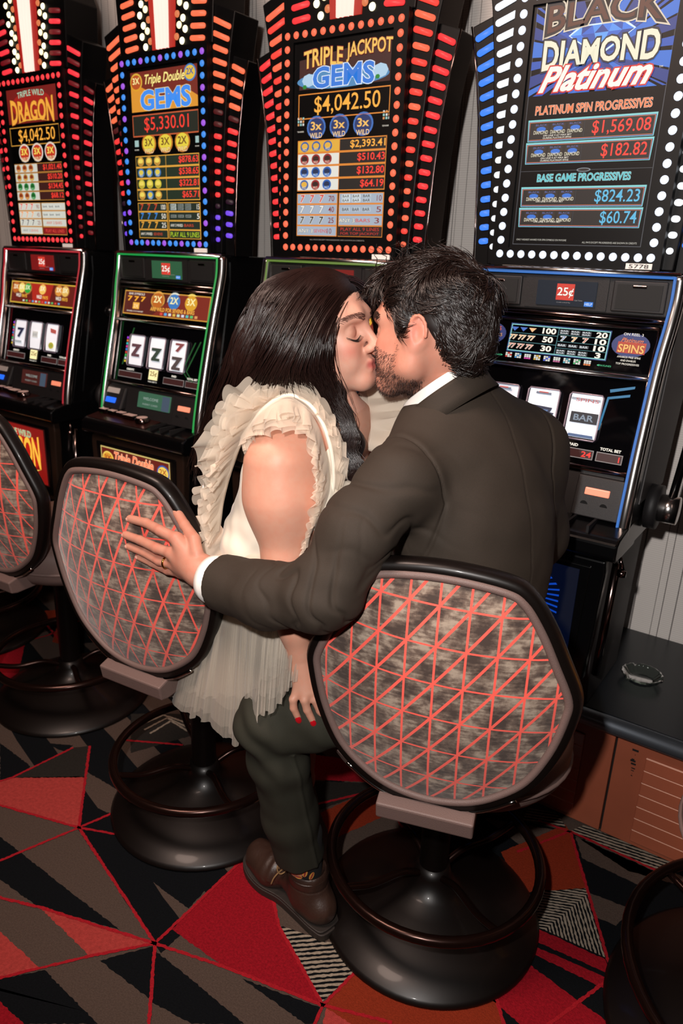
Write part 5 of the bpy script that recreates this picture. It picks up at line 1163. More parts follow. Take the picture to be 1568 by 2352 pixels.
outA = [cd_(.1, -.95, .3), cd_(.0, -.9, .4), cd_(.05, -.95, .5), cd_(.0, -.95, .5), cd_(-.05, -.95, .5), cd_(-.35, -.85, .5), cd_(-.55, -.75, .5), cd_(-.6, -.65, .5), cd_(-.55, -.75, .5), cd_(-.3, -.9, .4)]
sm2 = [AT(x, y, D-.028) for x, y, D in [(555, 1012, 1.38), (600, 955, 1.345), (650, 925, 1.33), (695, 940, 1.33), (728, 985, 1.335), (745, 1045, 1.345), (752, 1105, 1.36), (745, 1160, 1.375), (728, 1205, 1.39), (705, 1245, 1.40)]]
ruffle('shoulder_ruffle', sm2, outA, [.030, .050, .066, .070, .066, .055, .048, .046, .045, .040], TUL, 120, .0075, [cd_(0, .2, 1)]*10, 3, layers=4)
# gathered seam cord
bm = BM(); tube(bm, catmull([Vector(AT(x, y, D-.02)) for x, y, D in seam[3:]], 8), .0040, 8); bmesh.ops.translate(bm, vec=[-c for c in WO], verts=bm.verts); obj('gathered_seam', bm, wo, True, SAT)
# far shoulder ruffle past her neck
fs = [AT(x, y, D) for x, y, D in [(838, 885, 1.52), (846, 925, 1.49), (850, 965, 1.47), (850, 1005, 1.46), (842, 1035, 1.46)]]
ruffle('far_ruffle', fs, [cd_(.95, .25, 0), cd_(.98, .12, 0), cd_(1, 0, 0), cd_(1, -.1, 0), cd_(1, -.2, 0)], [.050, .075, .080, .075, .05], TUL, 150, .0095, [cd_(0, .1, 1)]*5, 5, layers=3, rows=10)
ruffle('far_ruffle', fs, [cd_(-.9, .25, .2), cd_(-.9, .12, .2), cd_(-1, 0, .2), cd_(-1, -.1, .2), cd_(-1, -.2, .2)], [.012, .020, .022, .022, .018], TUL, 230, .004, [cd_(0, .1, 1)]*5, 6, layers=2, rows=7)
V, F = surf([ell(AT(885, 965, 1.575), (.045, .040, .070), MC, .02)], .004); npmesh('far_shoulder_fabric', V, F, wo, SAT, origin=WO)
# peplum at the waist
pe = [AT(*p) for p in [(492, 1180, 1.585), (518, 1222, 1.54), (555, 1248, 1.47), (600, 1262, 1.44), (650, 1262, 1.42), (700, 1250, 1.43), (745, 1225, 1.47)]]
ruffle('peplum', pe, [cd_(-.98, -.1, .0), cd_(-.65, -.75, .2), cd_(-.3, -.9, .3), cd_(-.1, -1, .3), cd_(0, -1, .3), cd_(.1, -1, .3), cd_(.2, -1, .2)], [.055, .095, .10, .11, .11, .11, .10], TUL, 105, .006, [cd_(0, .1, 1)]*7, 8, layers=3)
# skirt: pleated tulle from the waist over the stool and his knee
def skirt(name, top, hem, freq, amp, seed, m, sag=.02, n=150, rows=26):
    Tp = catmull([Vector(p) for p in top], 64); Hm = catmull([Vector(p) for p in hem], 64); V = []; F = []; N_ = len(Tp); rnd = random.Random(seed)
    ph = rnd.uniform(0, 6)
    for i in range(N_):
        a = npn(Tp[i]); b = npn(Hm[i]); s = i/(N_-1)*freq+ph; s2 = s+1.1*math.sin(s*.37)+.6*math.sin(s*.21+seed); b = b+npn((0, 0, -1))*(.012*math.sin(s2*.23)+.0035*math.sin(s2*1.0))
        for j in range(rows):
            v = j/(rows-1); A = amp*(.15+.85*v**.8)
            p = a*(1-v)+b*v+cd_(0, 0, 1)*(A*math.sin(s2)+sag*math.sin(PI*v))+cd_(1, 0, 0)*A*.45*math.sin(1.7*s2+.5)*v+cd_(.3, 0, 1)*.0016*math.sin(s*5.3+math.sin(s*.7)*3)*v
            V.append(p)
    for i in range(N_-1):
        for j in range(rows-1): q = i*rows+j; F.append((q, q+rows, q+rows+1, q+1))
    return npmesh(name, np.array(V), np.array(F), wo, m, origin=WO)
top = [AT(*p) for p in [(495, 1300, 1.70), (522, 1290, 1.62), (570, 1290, 1.51), (630, 1295, 1.48), (690, 1290, 1.47), (730, 1270, 1.50)]]
hem1 = [AT(*p) for p in [(384, 1590, 1.76), (452, 1655, 1.68), (548, 1700, 1.58), (602, 1648, 1.455), (655, 1592, 1.442), (692, 1562, 1.45)]]
hem2 = [AT(*p) for p in [(410, 1600, 1.77), (470, 1645, 1.70), (535, 1670, 1.62), (590, 1612, 1.50), (640, 1585, 1.475), (680, 1578, 1.47)]]
hem3 = [AT(*p) for p in [(440, 1580, 1.76), (490, 1600, 1.70), (560, 1610, 1.60), (600, 1560, 1.53), (650, 1520, 1.50), (690, 1500, 1.50)]]
skirt('skirt_layer', top, hem1, 84, .0072, 1, TUS); skirt('skirt_layer', top, hem2, 70, .0085, 2, TUS); skirt('skirt_layer', [t+cd_(0, 0, .012) for t in top], [t*.5+u*.5+npn((0, 0, .03))+cd_(0, 0, .008) for t, u in zip(hem1, hem3)], 76, .0075, 9, TUS); skirt('skirt_layer', [t+cd_(0, 0, -.02) for t in top], hem3, 62, .007, 4, SAT)
# ---- her hair
HB = hairmat('her_dark_hair', '170b09', .6); HS = hairmat('her_dark_hair_strands', '20100d', .33)
hP = [ell(ww(-.020, 0, .045), (.103, .083, .080), MW, .02), cone(ww(-.04, -.045, .05), ww(-.060, -.058, -.06), .058, .055, .03), cone(ww(-.04, .045, .05), ww(-.05, .05, -.08), .055, .05, .03),
      ell(ww(.098, 0, -.022), (.060, .064, .080), MW, .010, '-'), ell(ww(.012, 0, .052), (.070, .078, .068), MW, .012)]
q1 = [AT(650, 740, 1.40), AT(625, 830, 1.40), AT(605, 880, 1.45), AT(585, 960, 1.52), AT(560, 1040, 1.56)]
hP += chain(q1, [.07, .072, .058, .04, .02], .03)+chain([ww(-.03, -.05, .0), AT(690, 850, 1.36), AT(695, 890, 1.385)], [.05, .038, .018], .02)
hP += chain([AT(735, 850, 1.40), AT(765, 900, 1.40), AT(782, 960, 1.395), AT(805, 1020, 1.39), AT(806, 1075, 1.395)], [.018, .020, .021, .024, .010], .02)
V, F = surf(hP, .0035, disp=lambda V, N_: .0003*np.sin(((V-OW)@MW.T)[:, 0]*420+5*np.sin(((V-OW)@MW.T)[:, 2]*18))+.002*vnoise(V, 9, 2), smooth=1); tag(npmesh('hair_mass', V, F, wo, HB, origin=WO))
rr = np.random.RandomState(5)
guides = [  # crown
    [(797, 642, 1.41), (720, 628, 1.40), (642, 655, 1.385), (585, 740, 1.385), (560, 830, 1.41), (530, 910, 1.46), (512, 990, 1.52), (500, 1060, 1.57)],
    [(794, 645, 1.39), (718, 633, 1.37), (640, 665, 1.35), (588, 750, 1.35), (566, 840, 1.385), (538, 920, 1.44), (516, 1000, 1.51), (503, 1070, 1.56)],
   # parting backwards and down, in pixels and depth
    [(790, 648, 1.375), (720, 640, 1.345), (645, 700, 1.315), (600, 780, 1.32), (575, 860, 1.36), (545, 940, 1.43), (520, 1010, 1.50), (505, 1080, 1.55)],
    [(788, 650, 1.36), (725, 655, 1.32), (670, 720, 1.29), (635, 790, 1.29), (605, 850, 1.32), (590, 890, 1.36), (560, 950, 1.44), (545, 1010, 1.50)],
    [(785, 655, 1.35), (740, 675, 1.30), (698, 740, 1.28), (668, 800, 1.28), (648, 850, 1.30), (642, 885, 1.325), (640, 905, 1.345), (625, 930, 1.37)],
    [(795, 660, 1.345), (768, 692, 1.305), (728, 745, 1.285), (706, 800, 1.285), (694, 840, 1.30), (694, 870, 1.32), (708, 900, 1.34), (735, 935, 1.36)],
    [(802, 664, 1.35), (782, 695, 1.325), (752, 742, 1.305), (732, 790, 1.30), (724, 840, 1.32), (734, 885, 1.34), (762, 935, 1.355), (790, 970, 1.36)],
    [(804, 666, 1.355), (786, 700, 1.33), (760, 745, 1.31), (742, 795, 1.31), (738, 850, 1.34), (752, 910, 1.36), (790, 985, 1.365), (812, 1060, 1.375)],
]
G = np.array([[AT(*p) for p in g_] for g_ in guides]); lines = []
for i in range(4600):
    s = rr.uniform(0, len(G)-1.001)**1.0; a = int(s); t = s-a; L = G[a]*(1-t)+G[a+1]*t; n = 26
    cm = np.array([npn(p) for p in catmull([Vector(x) for x in L], 4)]); tt = np.linspace(0, 1, len(cm))[:, None]
    off = cam_dir(rr.normal()*.010, rr.normal()*.010, rr.normal()*.008-.004); wv = rr.uniform(0, 6.28); A = rr.uniform(.003, .008)
    wave = np.sin(tt*9+s*1.3+wv*.12)*A*tt*tt*2.6+np.sin(tt*rr.uniform(15, 25)+wv)*.0015*tt
    cut = max(14, int(len(cm)*rr.uniform(.72, 1.02)))
    lines.append((cm+off*(.25+tt*1.15)+cam_dir(1, .2, .3)*wave)[:cut])
AL = np.concatenate(lines); ln_ = [len(x) for x in lines]; Dm = fld(AL, hP); e_ = .0015; Gm = np.stack([fld(AL+npn([e_ if j == a else 0 for j in range(3)]), hP)-Dm for a in range(3)], 1)/e_; Gm /= np.maximum(np.linalg.norm(Gm, axis=1), 1e-6)[:, None]
up_ = np.clip(.0012+.003*np.repeat(rr.random(len(ln_)), ln_)-Dm, 0, .030)*(np.linalg.norm(AL-OW, axis=1) < .20); AL = AL+Gm*up_[:, None]
lines = [np.apply_along_axis(lambda c: np.convolve(np.pad(c, 1, mode='edge'), [.25, .5, .25], 'valid'), 0, x) for x in np.split(AL, np.cumsum(ln_)[:-1])]
# far side curtain from the parting down past her forehead
for i in range(420):
    s = rr.uniform(0, 1); st_ = [(778, 655, 1.36), (815, 668, 1.40), (845, 700, 1.45), (862, 740, 1.49), (866, 775, 1.52)]; en = [(765, 640, 1.38), (810, 640, 1.43), (850, 670, 1.50), (872, 715, 1.54), (878, 760, 1.57)]
    P = np.array([AT(*a)*(1-s)+AT(*b)*s for a, b in zip(st_, en)]); cm = np.array([npn(p) for p in catmull([Vector(x) for x in P], 4)]); lines.append(cm+cam_dir(rr.normal()*.003, rr.normal()*.003, rr.normal()*.004))
# front lock over the far side of the neck
for i in range(500):
    P = [(745+rr.normal()*6, 830, 1.37), (765+rr.normal()*8, 890, 1.36), (785+rr.normal()*9, 950, 1.355), (805+rr.normal()*9, 1010, 1.355), (815+rr.normal()*9, 1060, 1.36), (800+rr.normal()*9, 1105, 1.37)]
    cm = np.array([npn(p) for p in catmull([Vector(AT(*x)) for x in P], 4)]); tt = np.linspace(0, 1, len(cm))[:, None]; lines.append(cm+cam_dir(1, 0, .5)*np.sin(tt*15+rr.uniform(0, .8))*.009*tt+cam_dir(0, 0, rr.normal()*.004))
# flyaways
for i in range(90):
    a = G[1]+cam_dir(-.01-rr.random()*.03, rr.normal()*.01, 0)*np.linspace(.3, 1.6, 8)[:, None]; cm = np.array([npn(p) for p in catmull([Vector(x) for x in a], 4)]); tt = np.linspace(0, 1, len(cm))[:, None]; lines.append(cm+cam_dir(1, .3, 0)*np.sin(tt*10+i)*.006*tt)
strands('hair', lines, .00085, .0003, wo, HS, WO)
# ---- man
MO = (-.60, 1.22, 0)
ma = thing('person', 'man in olive brown suit seen from behind, dark wavy hair, arm stretched along the empty side', 'person', MO)
ma['label'] = 'man in olive brown suit seen from behind, kissing, arm stretched to the left chair back'
mP, wm = head_prims(MM, OM, True); HPM = list(mP)
NB = AT(1016, 925, 1.39); Ls = AT(915, 1104, 1.285); Rs = AT(1208, 1030, 1.50); CHM_ = AT(1082, 1120, 1.425); WAM = AT(1092, 1295, 1.455); PVM = npn((-.575, 1.27, .715))
lx = (Rs-Ls)/np.linalg.norm(Rs-Ls); ux = NB-WAM; ux -= lx*(ux@lx); ux /= np.linalg.norm(ux); MB = np.stack([lx, np.cross(ux, lx), ux])
mP += [cone(wm(-.030, 0, -.02), NB, .055, .055, .02), cone(NB-ux*.045, Ls-ux*.01, .045, .048, .02), cone(NB-ux*.045, Rs-ux*.01, .045, .048, .02), ell(CHM_, (.16, .10, .18), MB, .04), ell(WAM, (.14, .095, .17), MB, .05), ell(PVM, (.15, .11, .13), MB, .05)]
arm = [Ls, AT(818, 1225, 1.265), AT(745, 1366, 1.275), AT(620, 1368, 1.335), AT(492, 1332, 1.415)]
wr_m = AT(462, 1312, 1.432)
mP += chain(arm[:3]+[arm[3], wr_m], [.050, .046, .040, .036, .0275], .02)
rarm = [Rs, AT(1218, 1225, 1.60), AT(1060, 1330, 1.74), AT(880, 1345, 1.80)]
mP += chain(rarm, [.050, .042, .036, .026], .02)+[cone(rarm[-1], AT(840, 1345, 1.80), .03, .03, .01)]
kl = AT(612, 1656, 1.545); an = npn((-.806, 1.095, .09)); kr = npn((-.78, 1.66, .60)); anr = npn((-.74, 1.66, .12))
mP += chain([PVM+npn((-.02, -.07, -.03)), kl, an], [.085, .054, .028], .02)+chain([PVM+npn((-.02, .09, -.03)), kr, anr], [.085, .056, .040], .02)
# his left hand laid on the back of her stool
def chair_hit(x, y, off=-.020):
    a = math.radians(6); Fd = npn((-math.sin(a), math.cos(a), 0)); t = math.radians(5); N_ = -Fd*math.cos(t)-npn((0, 0, 1))*math.sin(t)
    P0 = npn((-1.27, 1.22, .65))-Fd*.24; c = npn(CAM); d = AT(x, y, 1)-c; s = (((P0-N_*off*-1)-c)@N_)/(d@N_) if False else ((P0+N_*(-off)-c)@N_)/(d@N_)
    return c+d*s, N_
def hp_(x, y, lift=.010): q, N_ = chair_hit(x, y); return q+N_*lift
kn_i = hp_(425, 1226, .026); kn_m = hp_(418, 1258, .029); kn_r = hp_(422, 1285, .026); kn_p = hp_(432, 1306, .021)
mP += [cone(wr_m, kn_i, .0255, .0140, .016), cone(wr_m, kn_m, .026, .0145, .016), cone(wr_m, kn_r, .0255, .0135, .016), cone(wr_m, kn_p, .024, .0120, .016)]
mfing = [([kn_i, hp_(386, 1208, .024), hp_(345, 1196, .012), hp_(306, 1188, .009)], .0112), ([kn_m, hp_(380, 1248, .026), hp_(333, 1235, .014), hp_(296, 1225, .009)], .0114),
         ([kn_r, hp_(383, 1278, .023), hp_(342, 1264, .013), hp_(303, 1251, .009)], .0107), ([kn_p, hp_(398, 1302, .018), hp_(358, 1289, .011), hp_(325, 1276, .008)], .0094)]
mth = ([AT(452, 1270, 1.425), AT(446, 1238, 1.44), AT(424, 1206, 1.475), AT(404, 1172, 1.51)], .0125)
mP += hand([], mfing, mth)
V, F = surf(mP, .0025, smooth=2)
col = basecol(V, 'bb8470'); hl = (V-OM)@MM.T; inh = np.linalg.norm(hl, axis=1) < .19
col = paint(col, V, MM, OM, (.06, .05, -.02), (.05, .03, .035), 'bc6450', .5, .9); col = paint(col, V, MM, OM, (-.01, .085, .0), (.04, .02, .05), 'c46a58', .6, .9)
bd_ = (hl[:, 0] > .005) & (hl[:, 2] < -.030+.25*np.clip(hl[:, 0]-.05, 0, 1)-.0) & (hl[:, 2] > -.125) & inh & ~((hl[:, 0] > .09) & (np.abs(hl[:, 1]) < .02) & (hl[:, 2] > -.07))
for s_ in (-1, 1): col = paint(col, V, MM, OM, (.055, s_*.036, -.082), (.065, .042, .052), '3a1c12', .34, .9)
for p_ in [k for f_, r_ in mfing for k in f_[:2]]:
    d = np.linalg.norm(V-p_, axis=1); wg = np.clip(1-d/.018, 0, 1)[:, None]*.5; col = col*(1-wg)+npn(hexc('b85e50'))*wg
npmesh('body', V, F, ma, SK_M, col, origin=MO)
# finger nails
NLM = mat('bare_nail', 'd8a090', .25, 0, .5)
for pts, r in mfing:
    a, b = pts[-2], pts[-1]; d = (b-a)/np.linalg.norm(b-a); _, n_ = chair_hit(300, 1200); n_ = n_-d*(n_@d); n_ /= np.linalg.norm(n_); l_ = np.cross(d, n_)
    V, F = surf([ell(b+d*.0015+n_*r*.50, (.0062, .0048, .0030), np.stack([d, l_, n_]), .001)], .0012); npmesh('fingernail', V, F, ma, NLM, origin=MO)
# wedding band on the ring finger
rc = kn_r*.45+npn(mfing[2][0][1])*.55; rd = npn(mfing[2][0][1])-kn_r; rd /= np.linalg.norm(rd); u_ = np.cross(rd, [0, 0, 1]); u_ /= np.linalg.norm(u_); v_ = np.cross(rd, u_)
for off, nm, m_ in ((0, 'wedding_ring', mat('gold_ring', 'c8964a', .18, 1)),):
    bm = BM(); tube(bm, [Vector(rc-npn(MO)+rd*off+(u_*math.cos(a)+v_*math.sin(a))*.0112) for a in np.linspace(0, 2*PI, 33)[:-1]], .0022, 8, True); obj(nm, bm, ma, True, m_)
# jacket
JK = mat('olive_brown_suiting', '322a23', .75, 0, .25, noise_=(500, .12, 2), bump=(1400, .25)); TR = mat('dark_olive_suiting', '2d2c24', .8, 0, .2, noise_=(500, .12, 2), bump=(1400, .25))
SH = mat('white_shirt_cotton', 'ece8e2', .7, 0, .3)
nz0 = cam_dir(-.50, .84, .0); nz0 /= np.linalg.norm(nz0)
jP = [cone(NB-ux*.035, Ls-ux*.008, .056, .060, .05), cone(NB-ux*.035, Rs-ux*.008, .058, .064, .05), ell(CHM_, (.182, .125, .21), MB, .06), ell(WAM, (.168, .120, .20), MB, .08), ell(PVM+npn((0, 0, .03)), (.185, .150, .16), MB, .06)]
jP += chain(arm, [.068, .064, .0600, .0580, .0555], .03)+chain(rarm[:3]+[AT(900, 1345, 1.80)], [.070, .064, .056, .05], .07)
jP += [cone(NB+nz0*.01, NB+nz0*.12, .068, .075, .006, '-')]; jP += [cone(arm[-1]-(arm[-1]-arm[-2])*.14, arm[-1]+(arm[-1]-arm[-2])*.5, .050, .050, .003, '-')]
cuffn = (arm[-1]-arm[-2])/np.linalg.norm(arm[-1]-arm[-2])
cutoff = arm[-1]-cuffn*.020
def jcut(P): return np.where(np.linalg.norm(P-cutoff, axis=1) < .12, (P-cutoff)@cuffn, -1)
el_m = arm[2]
def jfold(V, N_):
    d = np.zeros(len(V)); q = (V-CHM_)@MB.T
    # elbow bunching
    ax1 = (arm[3]-arm[1])/np.linalg.norm(arm[3]-arm[1]); t = (V-el_m)@ax1; r = np.linalg.norm(V-el_m, axis=1); wgt = np.exp(-(r/.10)**2)
    cr_ = lambda x, w=.22: np.exp(-(np.sin(x)/w)**2)
    s3 = (V-el_m)@(npn(CR)*.35+npn(CU)*.1)+t*.8; d += 2.1*wgt*(.0022*np.sin(t*60+((V-el_m)@npn(CU))*25+1.5*vnoise(V, 5, 1))-.0034*cr_(t*78+((V-el_m)@npn(CU))*34+1.8*vnoise(V, 6, 1)+.6, .38))
    ax2 = (arm[1]-arm[0])/np.linalg.norm(arm[1]-arm[0]); t2 = (V-arm[0])@ax2; w2 = np.exp(-(np.linalg.norm(V-(arm[0]*.55+arm[1]*.45), axis=1)/.10)**2)
    d += 2.1*w2*(.0018*np.sin(t2*50+q[:, 0]*30+1.5*vnoise(V, 5, 7))-.0030*cr_(t2*66+q[:, 0]*34+1.6*vnoise(V, 5, 7), .38))
    # long soft drag lines on the back and the sleeve
    tors = np.clip(1-np.linalg.norm(V-CHM_, axis=1)/.32, 0, 1)**.5
    d += tors*(.0030*np.sin(q[:, 0]*36+q[:, 2]*14+vnoise(V, 3, 4)*1.5)*np.clip(.4-q[:, 2]*3, .15, 1)+.0018*vnoise(V, 7, 5))
    d += .0016*vnoise(V, 9, 9)
    # centre back seam and armhole seam
    d -= .0016*np.exp(-((q[:, 0]-.004)/.0016)**2)*(q[:, 1]*np.sign((npn(CB)@MB[1]))>0)
    for S_, sgn in ((Ls, 1), (Rs, -1)):
        s_ = (V-S_)@lx*sgn-.045+.25*np.abs((V-S_)@ux+.05); near = np.linalg.norm(V-S_, axis=1) < .17
        d -= .0042*np.exp(-(s_/.0026)**2)*near; d += .0006*np.exp(-((s_-.010)/.006)**2)*near
    return d
V, F = surf(jP, .0030, disp=jfold, smooth=2, cut=jcut); npmesh('jacket', V, F, ma, JK, origin=MO)
# collars: strips round the neck, open at the throat
nz = nz0; nc = wm(-.03, 0, -.02)-NB; nc = nc/np.linalg.norm(nc)*1.0; fx = -MB[1]*np.sign(MB[1]@npn(CB)); fx -= nz*(fx@nz); fx /= np.linalg.norm(fx); ly = np.cross(nz, fx)
def collar(name, rows, a0, a1, m, n=60, thick=.0035, drop=.016):
    V = []; F = []; R_ = rows+[(r-thick, z, dx) for r, z, dx in rows[::-1]]
    for i in range(n+1):
        a = math.radians(a0+(a1-a0)*i/n); k = abs(i/n-.5)*2
        for r, z, dx in R_: V.append(NB+(fx*math.cos(a)*1.08+ly*math.sin(a))*r+(nc*.75+nz*.25)*(z-drop*k*k)+fx*dx)
    k = len(R_)
    for i in range(n):
        for j in range(k): F.append((i*k+j, (i+1)*k+j, (i+1)*k+(j+1) % k, i*k+(j+1) % k))
    return npmesh(name, np.array(V), np.array(F), ma, m, origin=MO)
collar('shirt_collar', [(.083, .0, 0), (.0815, .025, 0), (.0790, .044, 0), (.0775, .0470, 0)], 14, 346, SH, drop=.006)
collar('jacket_collar', [(.114, -.034, 0), (.100, -.008, 0), (.0905, .018, 0), (.0865, .0270, 0), (.0835, .0250, 0)], 22, 338, JK, drop=.022)
# cuff
ca = arm[-1]-cuffn*.012; cb = ca+cuffn*.018
bm = BM(); tube(bm, [Vector(p-npn(MO)) for p in (ca-cuffn*.03, ca, ca+cuffn*.010, ca+cuffn*.0205, ca+cuffn*.0215, ca+cuffn*.012, ca-cuffn*.01)], [.046, .0475, .0475, .0468, .0440, .0430, .042], 40, cap=False); obj('shirt_cuff', bm, ma, True, SH)
# trousers
hem = npn((-.828, 1.090, .175))
tP = [ell(PVM+npn((0, 0, -.01)), (.175, .145, .13), MB, .06)]+chain([PVM+npn((-.04, -.07, -.035)), AT(735, 1635, 1.545), kl, kl*.75+hem*.25+npn((.01, .0, 0)), kl*.3+hem*.7, hem+npn((0, 0, .0))], [.092, .076, .0640, .0635, .0620, .0600], .022)
tP += chain([PVM+npn((-.02, .09, -.03)), kr, anr+npn((0, 0, .05))], [.092, .068, .058], .03)
def tcut(P): return np.where((P[:, 2] < .25) & (P[:, 1] < 1.4), .168-P[:, 2]+(P[:, 0]+.8)*.10, -1)
def tfold(V, N_):
    r = np.linalg.norm(V-kl, axis=1); d = np.exp(-(r/.12)**2)*.0055*np.sin((V-kl)@npn((.3, .2, 1))*75+((V-kl)@npn(CR))*30+1.2*vnoise(V, 5, 3))
    sh = (hem-kl)/np.linalg.norm(hem-kl); q = V-kl; ax = q-np.outer(q@sh, sh); s_ = ax@(npn(CR)*.55+npn(CB)*.8); c_ = ax@(npn(CR)*.8-npn(CB)*.55); below = (q@sh) > .05
    d += below*(.0035*np.exp(-((c_-.012)/.004)**2)*(s_ > 0)); d += .003*vnoise(V*npn((1, 1, .35)), 8, 6)
    return d
V, F = surf(tP, .0032, disp=tfold, smooth=2, cut=tcut); npmesh('trousers', V, F, ma, TR, origin=MO)
# sock with small hot dog print
SK = mat('black_sock', '0a090b', .85); sc0 = npn((-.815, 1.092, .235)); sc1 = npn((-.806, 1.095, .085))
V, F = surf(chain([sc0, sc1, sc1+npn((-.05, .01, -.02))], [.042, .036, .030], .02), .003); sk_ = npmesh('sock', V, F, ma, SK, origin=MO)
BUN = mat('print_bun', 'c88a3c', .8); SAU = mat('print_sausage', '8a2a24', .8)
for az, z, rot in ((-1.95, .155, .2), (-1.35, .145, .1), (-2.6, .150, 1.2), (-.95, .158, 1.4), (-.55, .148, 1.2), (-1.65, .168, .3), (-3.1, .152, .6)):
    for nm, rr_, hh, off, m_ in (('bun_print', .0105, .0058, .0405, BUN), ('sausage_print', .0105, .0020, .0413, SAU)):
        Vp = []
        for i in range(16):
            a = 2*PI*i/16; u = rr_*math.cos(a); v = hh*math.sin(a); u, v = u*math.cos(rot)-v*math.sin(rot), u*math.sin(rot)+v*math.cos(rot)
            aa = az+u/.040; Vp.append((sc1[0]*.5+sc0[0]*.5+off*math.cos(aa)-MO[0], 1.0935+off*math.sin(aa)-MO[1], z+v-MO[2]))
        pyd(nm, Vp, [tuple(range(16))], sk_, m_)
# boots
LEA = mat('dark_brown_leather', '33221b', .42, 0, .5, noise_=(22, .35, 5), bump=(160, .3)); SOL = mat('dark_rubber_sole', '241d19', .6); LAC = mat('tan_bootlace', '8a6a44', .8)
def boot(heel, toe, par=ma, z0=0.0):
    heel = npn(heel); toe = npn(toe); d = (toe-heel)/np.linalg.norm(toe-heel); l = np.cross([0, 0, 1], d); up = npn((0, 0, 1)); L = np.linalg.norm(toe-heel)
    w = lambda x, y, z: heel+d*x*L/.315+l*y+up*z
    P = [cone(w(.036, 0, .052), w(.075, .002, .06), .037, .036, .03), cone(w(.072, 0, .06), w(.082, 0, .118), .041, .047, .03), cone(w(.10, 0, .075), w(.20, -.004, .052), .038, .030, .03), cone(w(.20, -.010, .045), w(.275, -.012, .042), .038, .032, .03), cone(w(.21, .014, .043), w(.262, .010, .040), .033, .028, .03),
         cone(w(.082, 0, .16), w(.080, 0, .30), .043, .043, .004, '-'), ell(w(.15, 0, -.075), (.4, .4, .095), None, .004, '-')]
    def dsp(V, N_):
        q = V-heel; x = q@d/L*.315; y = q@l; z = q[:, 2]; o = -.0022*np.exp(-((z-.108-.02*(x-.08))/.0016)**2)*(x < .14)
        o += -.0016*np.exp(-((x-.175+.5*np.abs(y)-.25*(z-.06))/.0018)**2)*(z > .03)+.0022*np.sin(x*240+y*40)*np.exp(-((x-.175)/.03)**2)*(z > .05)
        return o+.0012*vnoise(V, 14, 3)
    V, F = surf(P, .0026, disp=dsp, smooth=2); up_ = npmesh('boot_upper', V, F, par, LEA, origin=MO)
    out = [(.0, -.028), (.0, .028), (.03, .039), (.09, .038), (.15, .038), (.205, .050), (.255, .047), (.292, .030), (.307, .004), (.303, -.020), (.280, -.042), (.235, -.052), (.18, -.046), (.12, -.036), (.06, -.037), (.02, -.036)]
    for nm, s_, za, zb in (('sole', 1.03, .001, .020), ('welt', 1.0, .020, .026)):
        cc = catmull([((x-.155)*s_+.155, y*s_, 0) for x, y in out], 5, True); bm = BM(); prism(bm, [(p.x, p.y) for p in cc], za, zb, 'z', .002)
        for v in bm.verts: v.co = Vector(w(v.co.x, v.co.y, v.co.z+.006*max(0, (v.co.x-.22)/.08)**2)-npn(MO))
        obj(nm, bm, par, False, SOL)
    for k in range(4):
        x = .128+.014*k; z = .118-.011*k; Lp, _ = onskin([w(x+.006-.010*abs(s), s*.020, z) for s in (-1, -.6, -.2, .2, .6, 1)], P, .0018)
        bm = BM(); tube(bm, [Vector(p-npn(MO)) for p in Lp], .0019, 6); obj('bootlace', bm, par, True, LAC)
    for s in (-1, 1):
        lp = catmull([w(.132, 0, .118), w(.145, s*.02, .132), w(.150, s*.040, .118), w(.142, s*.034, .098), w(.132, 0, .116)], 6); bm = BM(); tube(bm, [Vector(npn(p)-npn(MO)) for p in lp], .0018, 6)
        lp = catmull([w(.132, 0, .118), w(.145, s*.026, .106), w(.156, s*.043, .085), w(.162, s*.049, .062)], 6); tube(bm, [Vector(npn(p)-npn(MO)) for p in lp], .0018, 6); obj('lace_bow', bm, par, True, LAC)
    bm = BM(); tube(bm, [Vector(w(.082+.0445*math.cos(a), .0445*math.sin(a), .127)-npn(MO)) for a in np.linspace(0, 2*PI, 33)[:-1]], .0028, 6, True); obj('boot_collar', bm, par, True, LEA)
boot((-.722, 1.083, 0), (-1.030, 1.135, 0)); boot((-.70, 1.67, 0), (-1.0, 1.70, 0))
# hair
MH = hairmat('his_dark_hair', '140c0a', .45); MHS = hairmat('his_dark_hair_strands', '1e1310', .32)
hp2 = [ell(wm(-.020, 0, .044), (.102, .081, .086), MM, .02), ell(wm(.045, 0, .080), (.058, .060, .040), MM, .02), ell(wm(-.065, 0, -.005), (.052, .062, .062), MM, .02), cone(wm(.040, .060, .060), wm(.016, .073, .008), .020, .011, .012), cone(wm(.040, -.060, .060), wm(.016, -.073, .008), .020, .011, .012),
       ell(wm(.095, 0, .012), (.050, .085, .062), MM, .008, '-'), cone(wm(-.012, .074, -.04), wm(-.008, .090, .022), .017, .015, .004, '-'), cone(wm(-.012, -.074, -.04), wm(-.008, -.090, .022), .017, .015, .004, '-')]
V, F = surf(hp2, .003, disp=lambda V, N_: .002*vnoise(V, 12, 2), smooth=1); tag(npmesh('hair_mass', V, F, ma, MH, origin=MO))
rr = np.random.RandomState(11); lines = []
fnv = np.cross(V[F[:, 2]]-V[F[:, 0]], V[F[:, 3]]-V[F[:, 1]]); fnv /= np.maximum(np.linalg.norm(fnv, axis=1), 1e-12)[:, None]; cen = V[F].mean(1)
hlc = (cen-OM)@MM.T; okf = (hlc[:, 2] > -.062) & ~((hlc[:, 0] > .058) & (hlc[:, 2] < .045)); okf &= ~((np.abs(hlc[:, 1]) > .055) & (hlc[:, 0] > -.034) & (hlc[:, 0] < .022) & (hlc[:, 2] < .034)); pick = rr.choice(np.nonzero(okf)[0], 7500)
